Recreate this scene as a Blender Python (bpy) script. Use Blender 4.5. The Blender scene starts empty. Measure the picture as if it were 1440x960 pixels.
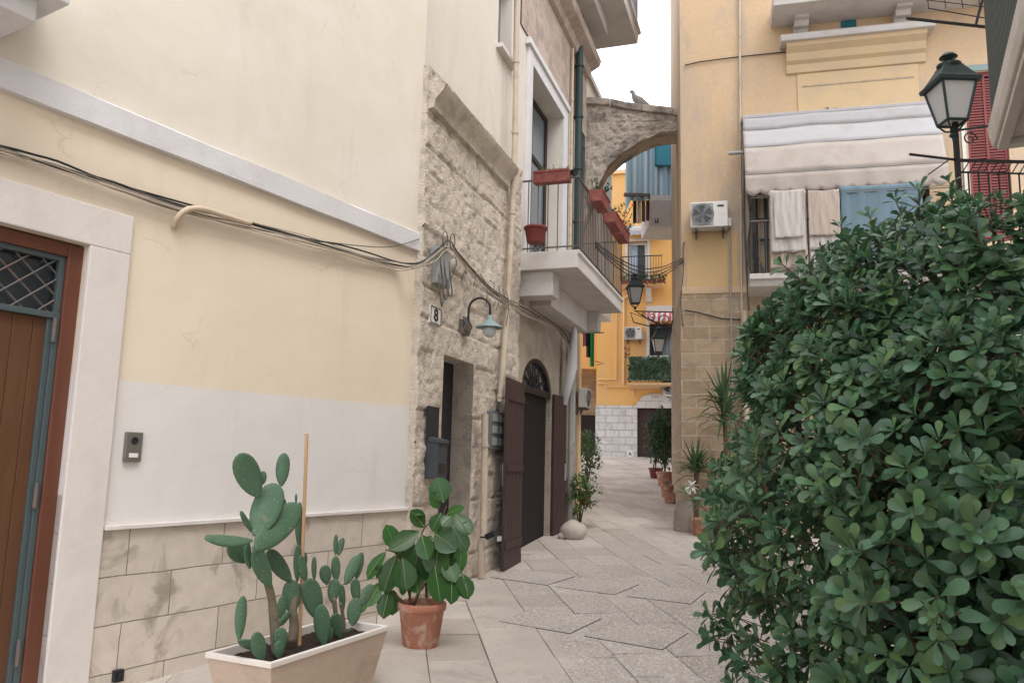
import bpy, math, random
from mathutils import Vector, Matrix, noise
random.seed(7)
R = math.radians
PI = math.pi
scene = bpy.context.scene
COL = scene.collection

# ------------------------------------------------------------------ camera model
FPX = 1108.0
EYE = 1.5
UPC = Vector((180, 7380, -FPX)).normalized()
FWC = Vector((0, 0, -1))
YC = (FWC - UPC * FWC.dot(UPC)).normalized()
XC = YC.cross(UPC)
def ray(u, v):
    c = Vector(((u-720)/FPX, -(v-480)/FPX, -1))
    return Vector((XC.dot(c), YC.dot(c), UPC.dot(c)))
GP = [(-60, -.6), (0, -.27), (4, -.2), (6.5, -.1), (9, 0), (12, .1), (15, .3), (18, .58), (22, .98), (30, 1.77), (60, 1.9)]
def zg(y):
    for (a, b), (c, d) in zip(GP, GP[1:]):
        if y <= c:
            return b + (d-b)*(y-a)/(c-a)
    return GP[-1][1]
def gnd(u, v):
    r = ray(u, v); t = .5
    while t < 80 and EYE + r.z*t > zg(r.y*t):
        t += .005
    return Vector((r.x*t, r.y*t, zg(r.y*t)))
def atY(u, v, y):
    r = ray(u, v); t = y/r.y
    return Vector((r.x*t, y, EYE + r.z*t))
def atZ(u, v, z):
    r = ray(u, v); t = (z-EYE)/r.z
    return Vector((r.x*t, r.y*t, z))
class Frame:
    """vertical facade plane: local X runs along the wall, local Z up; side -Y faces right of travel"""
    def __init__(s, x, y, az):
        s.o = Vector((x, y, 0)); s.a = R(az); s.rz = PI/2 - s.a
        s.x = Vector((math.sin(s.a), math.cos(s.a), 0)); s.y = Vector((-math.cos(s.a), math.sin(s.a), 0))
    def loc(s, u, v, ly=0):
        r = ray(u, v); t = (ly + s.o.dot(s.y))/r.dot(s.y)
        p = Vector((r.x*t, r.y*t, 0)) - s.o
        return Vector((p.dot(s.x), ly, EYE + r.z*t))
    def world(s, p):
        return s.o + s.x*p[0] + s.y*p[1] + Vector((0, 0, p[2]))

# ------------------------------------------------------------------ mesh builder
class MB:
    def __init__(s): s.v = []; s.f = []
    def add(s, vs, fs):
        n = len(s.v); s.v += [tuple(p) for p in vs]; s.f += [tuple(i+n for i in f) for f in fs]; return s
    def box(s, a, b, m=None):
        x0, y0, z0 = a; x1, y1, z1 = b
        if x0 > x1: x0, x1 = x1, x0
        if y0 > y1: y0, y1 = y1, y0
        if z0 > z1: z0, z1 = z1, z0
        vs = [(x0,y0,z0),(x1,y0,z0),(x1,y1,z0),(x0,y1,z0),(x0,y0,z1),(x1,y0,z1),(x1,y1,z1),(x0,y1,z1)]
        if m: vs = [m @ Vector(p) for p in vs]
        return s.add(vs, [(0,3,2,1),(4,5,6,7),(0,1,5,4),(1,2,6,5),(2,3,7,6),(3,0,4,7)])
    def cbox(s, c, d, m=None):
        return s.box([c[i]-d[i]/2 for i in range(3)], [c[i]+d[i]/2 for i in range(3)], m)
    def tube(s, pts, r, n=8, caps=True):
        pts = [Vector(p) for p in pts]; k = len(pts)
        rs = r if isinstance(r, (list, tuple)) else [r]*k
        t0 = (pts[1]-pts[0]).normalized()
        a = t0.orthogonal().normalized(); vs = []; fs = []
        for i, p in enumerate(pts):
            t = ((pts[min(i+1, k-1)]-pts[i]).normalized() + (pts[i]-pts[max(i-1, 0)]).normalized())
            t = t.normalized() if t.length > 1e-6 else t0
            a = (a - t*a.dot(t)); a = a.normalized() if a.length > 1e-6 else t.orthogonal().normalized()
            b = t.cross(a)
            for j in range(n):
                q = 2*PI*j/n; vs.append(p + (a*math.cos(q)+b*math.sin(q))*rs[i])
        for i in range(k-1):
            for j in range(n):
                fs.append((i*n+j, i*n+(j+1) % n, (i+1)*n+(j+1) % n, (i+1)*n+j))
        if caps:
            fs.append(tuple(range(n))[::-1]); fs.append(tuple((k-1)*n+j for j in range(n)))
        return s.add(vs, fs)
    def lathe(s, prof, n=24, c=(0, 0, 0), rot0=0):
        vs = []; fs = []; k = len(prof)
        for r, z in prof:
            for j in range(n):
                q = 2*PI*j/n + rot0; vs.append((c[0]+r*math.cos(q), c[1]+r*math.sin(q), c[2]+z))
        for i in range(k-1):
            for j in range(n):
                fs.append((i*n+j, i*n+(j+1) % n, (i+1)*n+(j+1) % n, (i+1)*n+j))
        fs.append(tuple(range(n))[::-1]); fs.append(tuple((k-1)*n+j for j in range(n)))
        return s.add(vs, fs)
    def prism(s, poly, a, b, axis='x'):
        """extrude a 2-D outline between a and b along axis; outline coords are the two other axes in order"""
        def P(q, t):
            return (t, q[0], q[1]) if axis == 'x' else (q[0], t, q[1]) if axis == 'y' else (q[0], q[1], t)
        n = len(poly)
        vs = [P(q, a) for q in poly] + [P(q, b) for q in poly]
        fs = [tuple(range(n))[::-1], tuple(range(n, 2*n))] + [(i, (i+1) % n, n+(i+1) % n, n+i) for i in range(n)]
        return s.add(vs, fs)
    def grid(s, nu, nv, fn):
        vs = [fn(i/nu, j/nv) for j in range(nv+1) for i in range(nu+1)]
        fs = [(j*(nu+1)+i, j*(nu+1)+i+1, (j+1)*(nu+1)+i+1, (j+1)*(nu+1)+i) for j in range(nv) for i in range(nu)]
        return s.add(vs, fs)
    def ellip(s, c, r, n=12, m=None, pw=1):
        vs = []; fs = []; k = n//2+1
        for i in range(k+1):
            ph = PI*i/k
            for j in range(n):
                q = 2*PI*j/n
                p = Vector((r[0]*math.sin(ph)*math.cos(q), r[1]*math.sin(ph)*math.sin(q), r[2]*math.cos(ph)))
                if m: p = m @ p
                vs.append(p + Vector(c))
        for i in range(k):
            for j in range(n):
                fs.append((i*n+j, (i+1)*n+j, (i+1)*n+(j+1) % n, i*n+(j+1) % n))
        return s.add(vs, fs)
    def build(s, name, mat, parent=None, smooth=False, bevel=0, solid=0, sub=0):
        me = bpy.data.meshes.new(name); me.from_pydata(s.v, [], s.f); me.update()
        import bmesh
        if not getattr(s, 'raw', False):
            bm = bmesh.new(); bm.from_mesh(me); bmesh.ops.recalc_face_normals(bm, faces=bm.faces); bm.to_mesh(me); bm.free()
        if smooth:
            me.polygons.foreach_set('use_smooth', [True]*len(me.polygons))
            if smooth == 'auto':
                try: me.set_sharp_from_angle(angle=R(40))
                except Exception: pass
        o = bpy.data.objects.new(name, me); COL.objects.link(o)
        me.materials.append(mat)
        if parent: o.parent = parent
        if solid:
            m = o.modifiers.new('s', 'SOLIDIFY'); m.thickness = solid; m.offset = 0
        if bevel:
            m = o.modifiers.new('b', 'BEVEL'); m.width = bevel; m.segments = 2; m.limit_method = 'ANGLE'; m.angle_limit = R(40)
        if sub:
            m = o.modifiers.new('d', 'SUBSURF'); m.levels = sub; m.render_levels = sub
        return o
def tag(o, label=None, cat=None, group=None, kind=None):
    if label: o['label'] = label
    if cat: o['category'] = cat
    if group: o['group'] = group
    if kind: o['kind'] = kind
    return o
def thing(name, label, cat, loc=(0, 0, 0), rz=0, group=None):
    o = bpy.data.objects.new(name, None); COL.objects.link(o); o.empty_display_size = .2
    o.location = loc; o.rotation_euler = (0, 0, rz)
    return tag(o, label, cat, group)
def on(fr, p, name, label, cat, group=None):
    return thing(name, label, cat, fr.world(p), fr.rz, group)
def copy_tree(o, parent=None):
    c = o.copy(); COL.objects.link(c)
    if parent: c.parent = parent
    for ch in list(o.children): copy_tree(ch, c)
    return c

def smooth_path(P, k=4):
    out = []
    for i in range(len(P)-1):
        a, b, c, d = P[max(i-1, 0)], P[i], P[i+1], P[min(i+2, len(P)-1)]
        for j in range(k):
            t_ = j/k; out.append(.5*((2*b)+(c-a)*t_+(2*a-5*b+4*c-d)*t_*t_+(3*b-a-3*c+d)*t_**3))
    return out+[P[-1]]
# ------------------------------------------------------------------ materials
MC = {}
class NT:
    def __init__(s, name):
        s.m = bpy.data.materials.new(name); s.m.use_nodes = True; s.t = s.m.node_tree; s.t.nodes.clear()
        s.out = s.n('ShaderNodeOutputMaterial'); s.b = s.n('ShaderNodeBsdfPrincipled')
        s.l(s.b.outputs[0], s.out.inputs[0]); s.tc = s.n('ShaderNodeTexCoord')
    def n(s, t, **k):
        x = s.t.nodes.new(t)
        for a, b in k.items():
            if hasattr(x, a): setattr(x, a, b)
            else: x.inputs[a].default_value = b
        return x
    def l(s, a, b): s.t.links.new(a, b)
    def co(s, sc=(1, 1, 1)):
        m = s.n('ShaderNodeMapping'); s.l(s.tc.outputs['Object'], m.inputs[0]); m.inputs['Scale'].default_value = sc
        return m.outputs[0]
    def noise(s, scale, detail=6, rough=.6, sc=(1, 1, 1), dist=0):
        x = s.n('ShaderNodeTexNoise'); x.inputs['Scale'].default_value = scale; x.inputs['Detail'].default_value = detail
        x.inputs['Roughness'].default_value = rough; x.inputs['Distortion'].default_value = dist
        s.l(s.co(sc), x.inputs['Vector']); return x.outputs['Fac']
    def ramp(s, fac, a, b, ca=(0, 0, 0), cb=(1, 1, 1)):
        x = s.n('ShaderNodeValToRGB'); s.l(fac, x.inputs[0]); e = x.color_ramp.elements
        e[0].position = a; e[1].position = b; e[0].color = (*ca, 1); e[1].color = (*cb, 1); return x.outputs[0]
    def mix(s, f, a, b, mode='MIX'):
        x = s.n('ShaderNodeMix', data_type='RGBA', blend_type=mode)
        for i, q in ((0, f), (6, a), (7, b)):
            if isinstance(q, (int, float)): x.inputs[i].default_value = q
            elif isinstance(q, tuple): x.inputs[i].default_value = (*q, 1)
            else: s.l(q, x.inputs[i])
        return x.outputs[2]
    def math(s, op, a, b=0):
        x = s.n('ShaderNodeMath', operation=op)
        for i, q in ((0, a), (1, b)):
            if isinstance(q, (int, float)): x.inputs[i].default_value = q
            else: s.l(q, x.inputs[i])
        return x.outputs[0]
    def bump(s, h, st, dist=.02):
        x = s.n('ShaderNodeBump'); x.inputs['Strength'].default_value = st; x.inputs['Distance'].default_value = dist
        s.l(h, x.inputs['Height']); 
        if s.b.inputs['Normal'].is_linked:
            s.l(s.b.inputs['Normal'].links[0].from_socket, x.inputs['Normal'])
        s.l(x.outputs[0], s.b.inputs['Normal'])
    def fin(s, col, rough=.8, metal=0, spec=.3):
        if isinstance(col, tuple): s.b.inputs['Base Color'].default_value = (*col, 1)
        else: s.l(col, s.b.inputs['Base Color'])
        s.b.inputs['Roughness'].default_value = rough; s.b.inputs['Metallic'].default_value = metal
        s.b.inputs['Specular IOR Level'].default_value = spec
        return s.m
def mul(c, k): return tuple(min(1, x*k) for x in c)
def pm(name, base, var=.12, scale=3, rough=.8, bump=.3, bscale=60, stain=None, samt=.35, sscale=1.2, metal=0, spec=.3, streak=False, bdist=.01):
    if name in MC: return MC[name]
    t = NT(name)
    c = t.mix(t.noise(scale), mul(base, 1-var), mul(base, 1+var))
    c = t.mix(t.ramp(t.noise(scale*9, 5), .3, .7), mul(base, 1-var*.6), c, 'MIX') if var > .05 else c
    if stain:
        f = t.ramp(t.noise(sscale, 9, .65, (1, 1, .4) if streak else (1, 1, 1), .6), .47, .66)
        f = t.math('MULTIPLY', f, samt)
        c = t.mix(f, c, stain)
    if bump: t.bump(t.noise(bscale, 6, .6), bump, bdist)
    MC[name] = t.fin(c, rough, metal, spec); return MC[name]

def wall_a_mat():
    t = NT('painted_plaster')
    sx = t.n('ShaderNodeSeparateXYZ'); t.l(t.tc.outputs['Object'], sx.inputs[0])
    z = sx.outputs['Z']; x = sx.outputs['X']
    # boundary of the white lower coat rises slightly toward the corner
    zb = t.math('SUBTRACT', t.math('SUBTRACT', z, t.math('MULTIPLY', x, .012)), t.math('MULTIPLY', t.noise(14, 8, .75), .045))
    lo = (.69, .66, .63); mid = (.72, .62, .485); up = (.73, .69, .63)
    lo = t.mix(t.noise(2.2, 7), mul(lo, .92), mul(lo, 1.06)); mid = t.mix(t.noise(1.1, 6), mul(mid, .95), mul(mid, 1.05))
    up = t.mix(t.ramp(t.noise(.9, 8, .6, dist=.5), .3, .72), (.72, .665, .585), (.65, .585, .485))
    c = t.mix(t.ramp(zb, 2.012/10, 2.0165/10), lo, mid) if False else None
    def step(v, h): return t.math('GREATER_THAN', v, h)
    c = t.mix(step(zb, 2.008), lo, mid); c = t.mix(step(z, 3.85), c, up)
    f = t.math('MULTIPLY', t.ramp(t.noise(1.6, 9, .7, (1, 1, .35), .8), .56, .8), .35)
    c = t.mix(f, c, (.56, .49, .40))
    # scuffs and patched scratches
    f2 = t.math('MULTIPLY', t.ramp(t.noise(5, 8, .75, (1, 1, 1.6), 1.5), .66, .72), .25)
    c = t.mix(f2, c, (.86, .80, .70))
    # grime streaks, patched scars and hairline cracks
    st = t.math('MULTIPLY', t.ramp(t.noise(5, 6, .6, (1, 1, .08)), .54, .78), t.ramp(t.noise(.7, 4), .45, .65)); c = t.mix(t.math('MULTIPLY', st, .5), c, (.50, .45, .38))
    v = t.n('ShaderNodeTexVoronoi', feature='DISTANCE_TO_EDGE'); v.inputs['Scale'].default_value = .9
    nn = t.n('ShaderNodeTexNoise'); nn.inputs['Scale'].default_value = 3; nn.inputs['Detail'].default_value = 6; t.l(t.co(), nn.inputs['Vector'])
    vm = t.n('ShaderNodeVectorMath', operation='MULTIPLY_ADD'); t.l(nn.outputs['Color'], vm.inputs[0]); vm.inputs[1].default_value = (.5, .5, .5); t.l(t.co(), vm.inputs[2]); t.l(vm.outputs[0], v.inputs['Vector'])
    ck = t.math('MULTIPLY', t.ramp(v.outputs['Distance'], .0015, .005, (1, 1, 1), (0, 0, 0)), t.ramp(t.noise(1.1, 3), .52, .6))
    c = t.mix(t.math('MULTIPLY', ck, .35), c, (.42, .36, .30))
    t.bump(t.math('SUBTRACT', 1, ck), .3, .004)
    t.bump(t.noise(1.3, 4, .5), .35, .06); t.bump(t.ramp(t.noise(14, 6, .6), .55, .8), .12, .008); t.bump(t.noise(120, 4), .22, .004)
    return t.fin(c, .85)
def brick_mat(name, c1, c2, mort, w, h, ms, rough=.85, xoff=0, zoff=0, stain=None, stlo=.5, sthi=.62, samt=.8, bst=.5, split=None, squash=.5, nb=30, nbs=.5):
    """masonry pattern in wall coordinates (x along, z up); optional plaster above a height"""
    t = NT(name)
    sx = t.n('ShaderNodeSeparateXYZ'); t.l(t.tc.outputs['Object'], sx.inputs[0])
    cb = t.n('ShaderNodeCombineXYZ')
    wob = t.math('MULTIPLY', t.math('SUBTRACT', t.noise(3, 3), .5), .02)
    t.l(t.math('ADD', t.math('ADD', sx.outputs['X'], xoff), wob), cb.inputs[0]); t.l(t.math('ADD', t.math('ADD', sx.outputs['Z'], zoff), wob), cb.inputs[1])
    b = t.n('ShaderNodeTexBrick'); t.l(cb.outputs[0], b.inputs['Vector'])
    b.offset = squash; b.inputs['Scale'].default_value = 1; b.inputs['Brick Width'].default_value = w; b.inputs['Row Height'].default_value = h
    b.inputs['Mortar Size'].default_value = ms; b.inputs['Mortar Smooth'].default_value = .3; b.inputs['Bias'].default_value = 0
    b.inputs['Color1'].default_value = (*c1, 1); b.inputs['Color2'].default_value = (*c2, 1); b.inputs['Mortar'].default_value = (*mort, 1)
    c = t.mix(t.noise(7, 8), (.75, .75, .75), (1.15, 1.15, 1.15)); c = t.mix(1.0, b.outputs['Color'], c, 'MULTIPLY')
    if stain:
        f = t.math('MULTIPLY', t.ramp(t.noise(2.6, 9, .62, (1, 1, 1), .9), stlo, sthi), samt); c = t.mix(f, c, stain)
    t.bump(t.math('SUBTRACT', 1, b.outputs['Fac']), bst, .012); t.bump(t.noise(nb, 7, .65), nbs, .02)
    if split:
        pass
    return t.fin(c, rough)
def leaf_mat(name, base, var=.35, rough=.38, yel=(.16, .24, .05), yamt=.35, rib=None):
    t = NT(name); g = t.n('ShaderNodeNewGeometry')
    r = g.outputs['Random Per Island']
    c = t.mix(r, mul(base, 1-var), mul(base, 1+var))
    r2 = t.math('FRACT', t.math('MULTIPLY', r, 17.3))
    c = t.mix(t.math('MULTIPLY', t.math('POWER', r2, 3), yamt), c, yel)
    c = t.mix(t.math('MULTIPLY', g.outputs['Backfacing'], .5), c, mul(base, 2.2))
    t.fin(c, rough, 0, .36)
    tr = t.n('ShaderNodeBsdfTranslucent'); t.l(c, tr.inputs[0])
    mx = t.n('ShaderNodeMixShader'); mx.inputs[0].default_value = .18
    t.l(t.b.outputs[0], mx.inputs[1]); t.l(tr.outputs[0], mx.inputs[2]); t.l(mx.outputs[0], t.out.inputs[0])
    return t.m

M = {}
M['wallA'] = wall_a_mat()
M['cream'] = pm('cream_plaster', (.68, .62, .53), .08, 1.5, .85, .35, 40, (.5, .42, .32), .4, 1.1, streak=True)
M['creamB'] = pm('pale_plaster', (.68, .63, .56), .07, 2, .85, .3, 50, (.5, .45, .38), .35, 1.5, streak=True)
M['white'] = pm('white_plaster', (.66, .65, .65), .06, 3, .8, .35, 45, (.45, .42, .40), .3, 2.0)
M['surround'] = pm('white_stone_surround', (.66, .61, .57), .07, 4, .8, .35, 90, (.48, .43, .38), .25, 2.5)
M['marble'] = pm('pale_marble', (.68, .64, .6), .08, 5, .5, .1, 40, (.45, .4, .35), .3, 4)
M['dado'] = brick_mat('stained_stone_slabs', (.56, .49, .415), (.63, .555, .475), (.20, .165, .135), .82, .32, .0045, stain=(.27, .225, .18), stlo=.55, sthi=.66, samt=.75, zoff=.005, xoff=.32, bst=.4, squash=.45, nb=80, nbs=.25)
M['lime'] = pm('weathered_limestone', (.72, .63, .525), .22, 3.2, .92, 1, 45, (.34, .295, .25), .7, 3.2, bdist=.035)
M['rubble'] = pm('rubble_stone', (.62, .54, .455), .25, 3, .95, 1, 22, (.15, .135, .12), .9, 1.7, bdist=.04)
M['lowplaster'] = pm('aged_grey_plaster', (.42, .36, .29), .2, 2, .9, .8, 24, (.24, .20, .165), .7, 1.6, bdist=.03)
M['pink'] = brick_mat('reddish_tufo', (.45, .36, .305), (.51, .43, .37), (.54, .48, .42), .6, .3, .012, stain=(.26, .2, .17), samt=.5)
M['slab'] = pm('balcony_concrete', (.58, .55, .52), .1, 3, .85, .25, 40, (.36, .33, .3), .4, 2)
M['peach'] = pm('peach_plaster', (.56, .405, .255), .16, 1.4, .88, .5, 30, (.37, .315, .26), .85, 1.1, streak=True)
M['peachclean'] = pm('ochre_plaster', (.55, .385, .195), .08, 2, .88, .3, 30, (.5, .36, .22), .4, 1.5)
M['peachmould'] = pm('ochre_moulding', (.58, .43, .255), .08, 3, .85, .2, 30, (.45, .36, .26), .5, 2)
M['tufo'] = brick_mat('tufo_blocks', (.33, .24, .155), (.43, .32, .21), (.47, .385, .29), .52, .262, .016, stain=(.22, .16, .11), samt=.45, bst=.9, nb=24, nbs=.9, zoff=.05)
M['orange'] = pm('orange_plaster', (.76, .425, .14), .09, 1.5, .85, .2, 30, (.58, .40, .24), .5, 1.2, streak=True)
M['orangetrim'] = pm('orange_trim', (.76, .52, .28), .06, 2, .8)
M['whitestone'] = brick_mat('whitewashed_stone', (.60, .58, .55), (.68, .66, .63), (.42, .40, .37), .5, .27, .014, stain=(.40, .36, .32), samt=.5, bst=.9)
M['bluegrey'] = pm('blue_grey_plaster', (.56, .57, .60), .06, 2)
def wood(name, base, rough=.5):
    t = NT(name)
    g = t.noise(3.5, 8, .6, (9, 9, .7), .8)
    c = t.mix(g, mul(base, .6), mul(base, 1.3)); c = t.mix(t.ramp(t.noise(1.3, 4), .35, .7), mul(base, .8), c)
    t.bump(t.noise(6, 6, .6, (20, 20, .8)), .25, .006)
    return t.fin(c, rough)
M['door'] = wood('red_brown_wood', (.12, .054, .028), .42)
M['doorframe'] = wood('reddish_wood_frame', (.145, .055, .034), .4)
M['plum'] = wood('plum_brown_painted_wood', (.06, .034, .031), .6)
M['darkwood'] = wood('dark_brown_wood', (.028, .018, .017), .5)
M['shutter'] = wood('maroon_shutter_paint', (.22, .055, .05), .6)
M['bamboo'] = wood('pale_bamboo', (.58, .36, .20), .6)
M['bark'] = pm('bark', (.13, .085, .055), .3, 8, .9, .9, 40)
M['stem'] = pm('green_brown_stem', (.14, .13, .06), .3, 8, .8, .6, 40)
M['steel'] = pm('grey_green_painted_metal', (.075, .10, .105), .15, 6, .45, .1, 30, metal=.2, spec=.5)
M['iron'] = pm('dark_iron', (.035, .035, .037), .25, 10, .55, .2, 60, metal=.3)
M['greyiron'] = pm('grey_weathered_iron', (.14, .13, .125), .25, 12, .6, .2, 60, (.22, .12, .07), .5, 6, metal=.3)
M['greeniron'] = pm('green_painted_iron', (.03, .05, .05), .2, 6, .5, .1, 50, metal=.2)
M['greenpipe'] = pm('dark_green_pipe', (.03, .055, .055), .2, 3, .45, .1, 50)
M['blackplastic'] = pm('black_plastic', (.018, .02, .023), .1, 5, .4, 0)
M['cable'] = pm('black_cable', (.03, .03, .03), .2, 8, .6, 0)
M['cable2'] = pm('grey_dusty_cable', (.11, .105, .095), .25, 8, .7, 0)
M['cable3'] = pm('beige_cable', (.45, .38, .30), .15, 8, .7, 0)
M['hose'] = pm('beige_conduit', (.55, .44, .32), .1, 8, .6, .1, 30)
M['pipe'] = pm('beige_painted_pipe', (.52, .44, .34), .12, 4, .6, .2, 40, (.3, .22, .15), .5, 4)
M['greybox'] = pm('grey_plastic_box', (.30, .30, .29), .1, 5, .55, .05)
M['metalbox'] = pm('grey_metal_panel', (.17, .18, .185), .12, 5, .45, .05, metal=.3)
M['alu'] = pm('brushed_grey_metal', (.24, .225, .20), .05, 20, .4, .05, metal=.6)
M['offwhite'] = pm('offwhite_plastic', (.62, .60, .56), .06, 4, .5, .03, 40, (.4, .37, .33), .3, 5)
M['terra'] = pm('terracotta', (.40, .17, .105), .15, 6, .8, .3, 60, (.60, .47, .38), .7, 9)
M['redpl'] = pm('brick_red_plastic', (.21, .055, .045), .14, 6, .65, .1, 40, (.32, .17, .13), .4, 9)
M['darkred'] = pm('dark_red_pot', (.16, .035, .03), .12, 6, .6, .1)
M['planter'] = pm('cast_stone_planter', (.56, .44, .345), .12, 3, .8, .4, 50, (.36, .27, .2), .5, 2.5)
M['rimwhite'] = pm('pale_planter_rim', (.72, .66, .60), .05, 4, .7, .2)
M['soil'] = pm('potting_soil', (.055, .038, .028), .6, 30, .98, 1, 60, bdist=.04)
M['glassdark'] = pm('dark_window_glass', (.03, .038, .045), .1, 2, .08, 0, spec=.8)
M['glasspale'] = pm('reflective_window_glass', (.13, .16, .19), .2, 1.2, .12, 0, spec=.8)
M['milk'] = pm('frosted_lamp_glass', (.52, .53, .53), .06, 4, .25, 0, spec=.5)
M['verd'] = pm('verdigris_enamel', (.20, .28, .27), .15, 12, .5, .1, 60, (.3, .27, .22), .4, 12)
M['teal'] = pm('teal_paint', (.03, .16, .20), .1, 4, .5, .05)
M['aqua'] = pm('aqua_roller_shutter', (.08, .34, .44), .1, 4, .55, .05)
M['awnw'] = pm('dirty_white_awning_fabric', (.40, .39, .395), .10, 2.5, .85, .25, 90, (.34, .31, .29), .5, 2.2)
M['awnp'] = pm('pinkish_cream_awning_fabric', (.405, .36, .32), .10, 2.5, .85, .25, 90, (.33, .27, .23), .55, 2.2)
M['tow1'] = pm('cream_towel', (.50, .465, .435), .05, 3, .95, .5, 200)
M['tow2'] = pm('beige_towel', (.45, .375, .315), .06, 3, .95, .5, 200)
M['blue'] = pm('blue_sheet', (.135, .20, .24), .1, 3, .9, .2, 80)
M['boulder'] = pm('pale_boulder', (.48, .43, .37), .15, 4, .9, .7, 30, (.3, .26, .22), .5, 4)
M['bollard'] = pm('worn_stone_bollard', (.34, .28, .225), .2, 6, .9, .7, 30, (.2, .17, .14), .6, 4)
M['whitepaper'] = pm('white_enamel', (.72, .70, .66), .05, 6, .5, 0)
M['ink'] = pm('black_lettering', (.02, .02, .02), 0, 5, .6, 0)
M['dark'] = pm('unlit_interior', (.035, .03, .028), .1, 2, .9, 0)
M['bird'] = pm('grey_feathers', (.38, .36, .34), .25, 20, .8, .2)
M['curtain'] = pm('lace_curtain', (.62, .62, .62), .05, 6, .9, .1)
M['bluecurtain'] = pm('pale_blue_curtain', (.45, .56, .68), .05, 6, .9, .1)
M['leafbush'] = leaf_mat('pittosporum_leaf', (.054, .116, .062), .5, .34, (.14, .24, .06), .5)
M['leafrub'] = leaf_mat('rubber_plant_leaf', (.034, .098, .026), .35, .27, (.10, .19, .05), .5)
M['leafdark'] = leaf_mat('dark_leaf', (.03, .065, .03), .35, .45, (.08, .14, .04), .4)
M['leafmid'] = leaf_mat('mid_green_leaf', (.06, .12, .035), .35, .45, (.16, .2, .06), .6)
M['leafyucca'] = leaf_mat('strap_leaf', (.045, .085, .035), .35, .4, (.12, .16, .05), .4)
M['petal'] = pm('white_petals', (.8, .8, .74), .05, 20, .6, 0)
M['redflower'] = pm('red_blossoms', (.5, .05, .05), .1, 20, .6, 0)
def cactus_mat():
    t = NT('prickly_pear_skin')
    c = t.mix(t.noise(7, 6), (.042, .10, .055), (.095, .165, .095))
    c = t.mix(t.math('MULTIPLY', t.ramp(t.noise(11, 7, .7), .6, .72), .55), c, (.22, .19, .12))
    v = t.n('ShaderNodeTexVoronoi'); v.inputs['Scale'].default_value = 42; v.inputs['Randomness'].default_value = .35; t.l(t.co(), v.inputs['Vector'])
    d = t.ramp(v.outputs['Distance'], .10, .17, (1, 1, 1), (0, 0, 0))
    c = t.mix(t.math('MULTIPLY', d, .6), c, (.42, .42, .30))
    t.bump(t.noise(18, 4), .4, .01); t.bump(d, .5, .004)
    return t.fin(c, .55, 0, .35)
M['cactus'] = cactus_mat()
M['cactusold'] = pm('corky_cactus_stem', (.20, .16, .115), .3, 9, .9, .8, 60, (.08, .11, .06), .6, 9)
def stripe_mat(name, a, b, sc, axis='X'):
    t = NT(name); sx = t.n('ShaderNodeSeparateXYZ'); t.l(t.tc.outputs['Object'], sx.inputs[0])
    f = t.math('GREATER_THAN', t.math('FRACT', t.math('MULTIPLY', sx.outputs[axis], sc)), .5)
    c = t.mix(f, a, b); c = t.mix(t.math('MULTIPLY', t.noise(5), .25), c, (.4, .4, .4)); return t.fin(c, .85)
M['bluestripe'] = stripe_mat('blue_striped_fabric', (.26, .44, .55), (.56, .66, .70), 6.5)
M['redstripe'] = stripe_mat('red_striped_fabric', (.50, .10, .12), (.70, .64, .62), 5)
def paving_mat(full=False):
    t = NT('hammered_stone' if full else 'limestone_paving'); g = t.n('ShaderNodeNewGeometry'); r = g.outputs['Random Per Island']
    c = t.mix(r, (.40, .35, .30), (.57, .51, .45))
    c = t.mix(t.math('MULTIPLY', t.ramp(t.noise(1.1, 8, .6, dist=.5), .42, .7), .5), c, (.32, .285, .255))
    sx = t.n('ShaderNodeSeparateXYZ'); t.l(t.tc.outputs['Object'], sx.inputs[0])
    mask = t.ramp(t.math('ADD', t.math('MULTIPLY', sx.outputs['X'], .35), t.math('MULTIPLY', t.math('SUBTRACT', t.noise(.8, 4), .5), 1.6)), .02, .28)
    mask = t.math('MULTIPLY', mask, t.ramp(t.math('MULTIPLY', sx.outputs['Y'], .05), .52, .70, (1, 1, 1), (.25, .25, .25)))
    if full: mask = 1.0
    pock = t.ramp(t.noise(50, 5, .65), .49, .56)
    fac = t.math('MULTIPLY', t.math('MULTIPLY', pock, mask), .85)
    c = t.mix(fac, c, (.74, .70, .66)); c = t.mix(t.math('MULTIPLY', t.math('MULTIPLY', t.ramp(t.noise(30, 4, .6), .46, .38), mask), .35), c, (.20, .175, .155))
    c = t.mix(t.math('MULTIPLY', t.ramp(t.noise(13, 8, .7), .56, .68), .45), c, (.22, .185, .155)); c = t.mix(t.math('MULTIPLY', t.ramp(t.noise(2.6, 9, .7, dist=1.0), .55, .66), .35), c, (.25, .215, .185))
    t.bump(t.noise(1.7, 4), .35, .03); t.bump(t.math('MULTIPLY', pock, mask), .6, .006); t.bump(t.noise(90, 4), .25, .004)
    return t.fin(c, .68, 0, .35)
M['paving'] = paving_mat(); M['hammered'] = paving_mat(True)
M['joint'] = pm('paving_joint_dirt', (.24, .21, .18), .3, 6, .95, .5, 60)
M['coverframe'] = pm('dark_steel_edge', (.13, .115, .10), .3, 12, .7, .3, 60)

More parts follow.
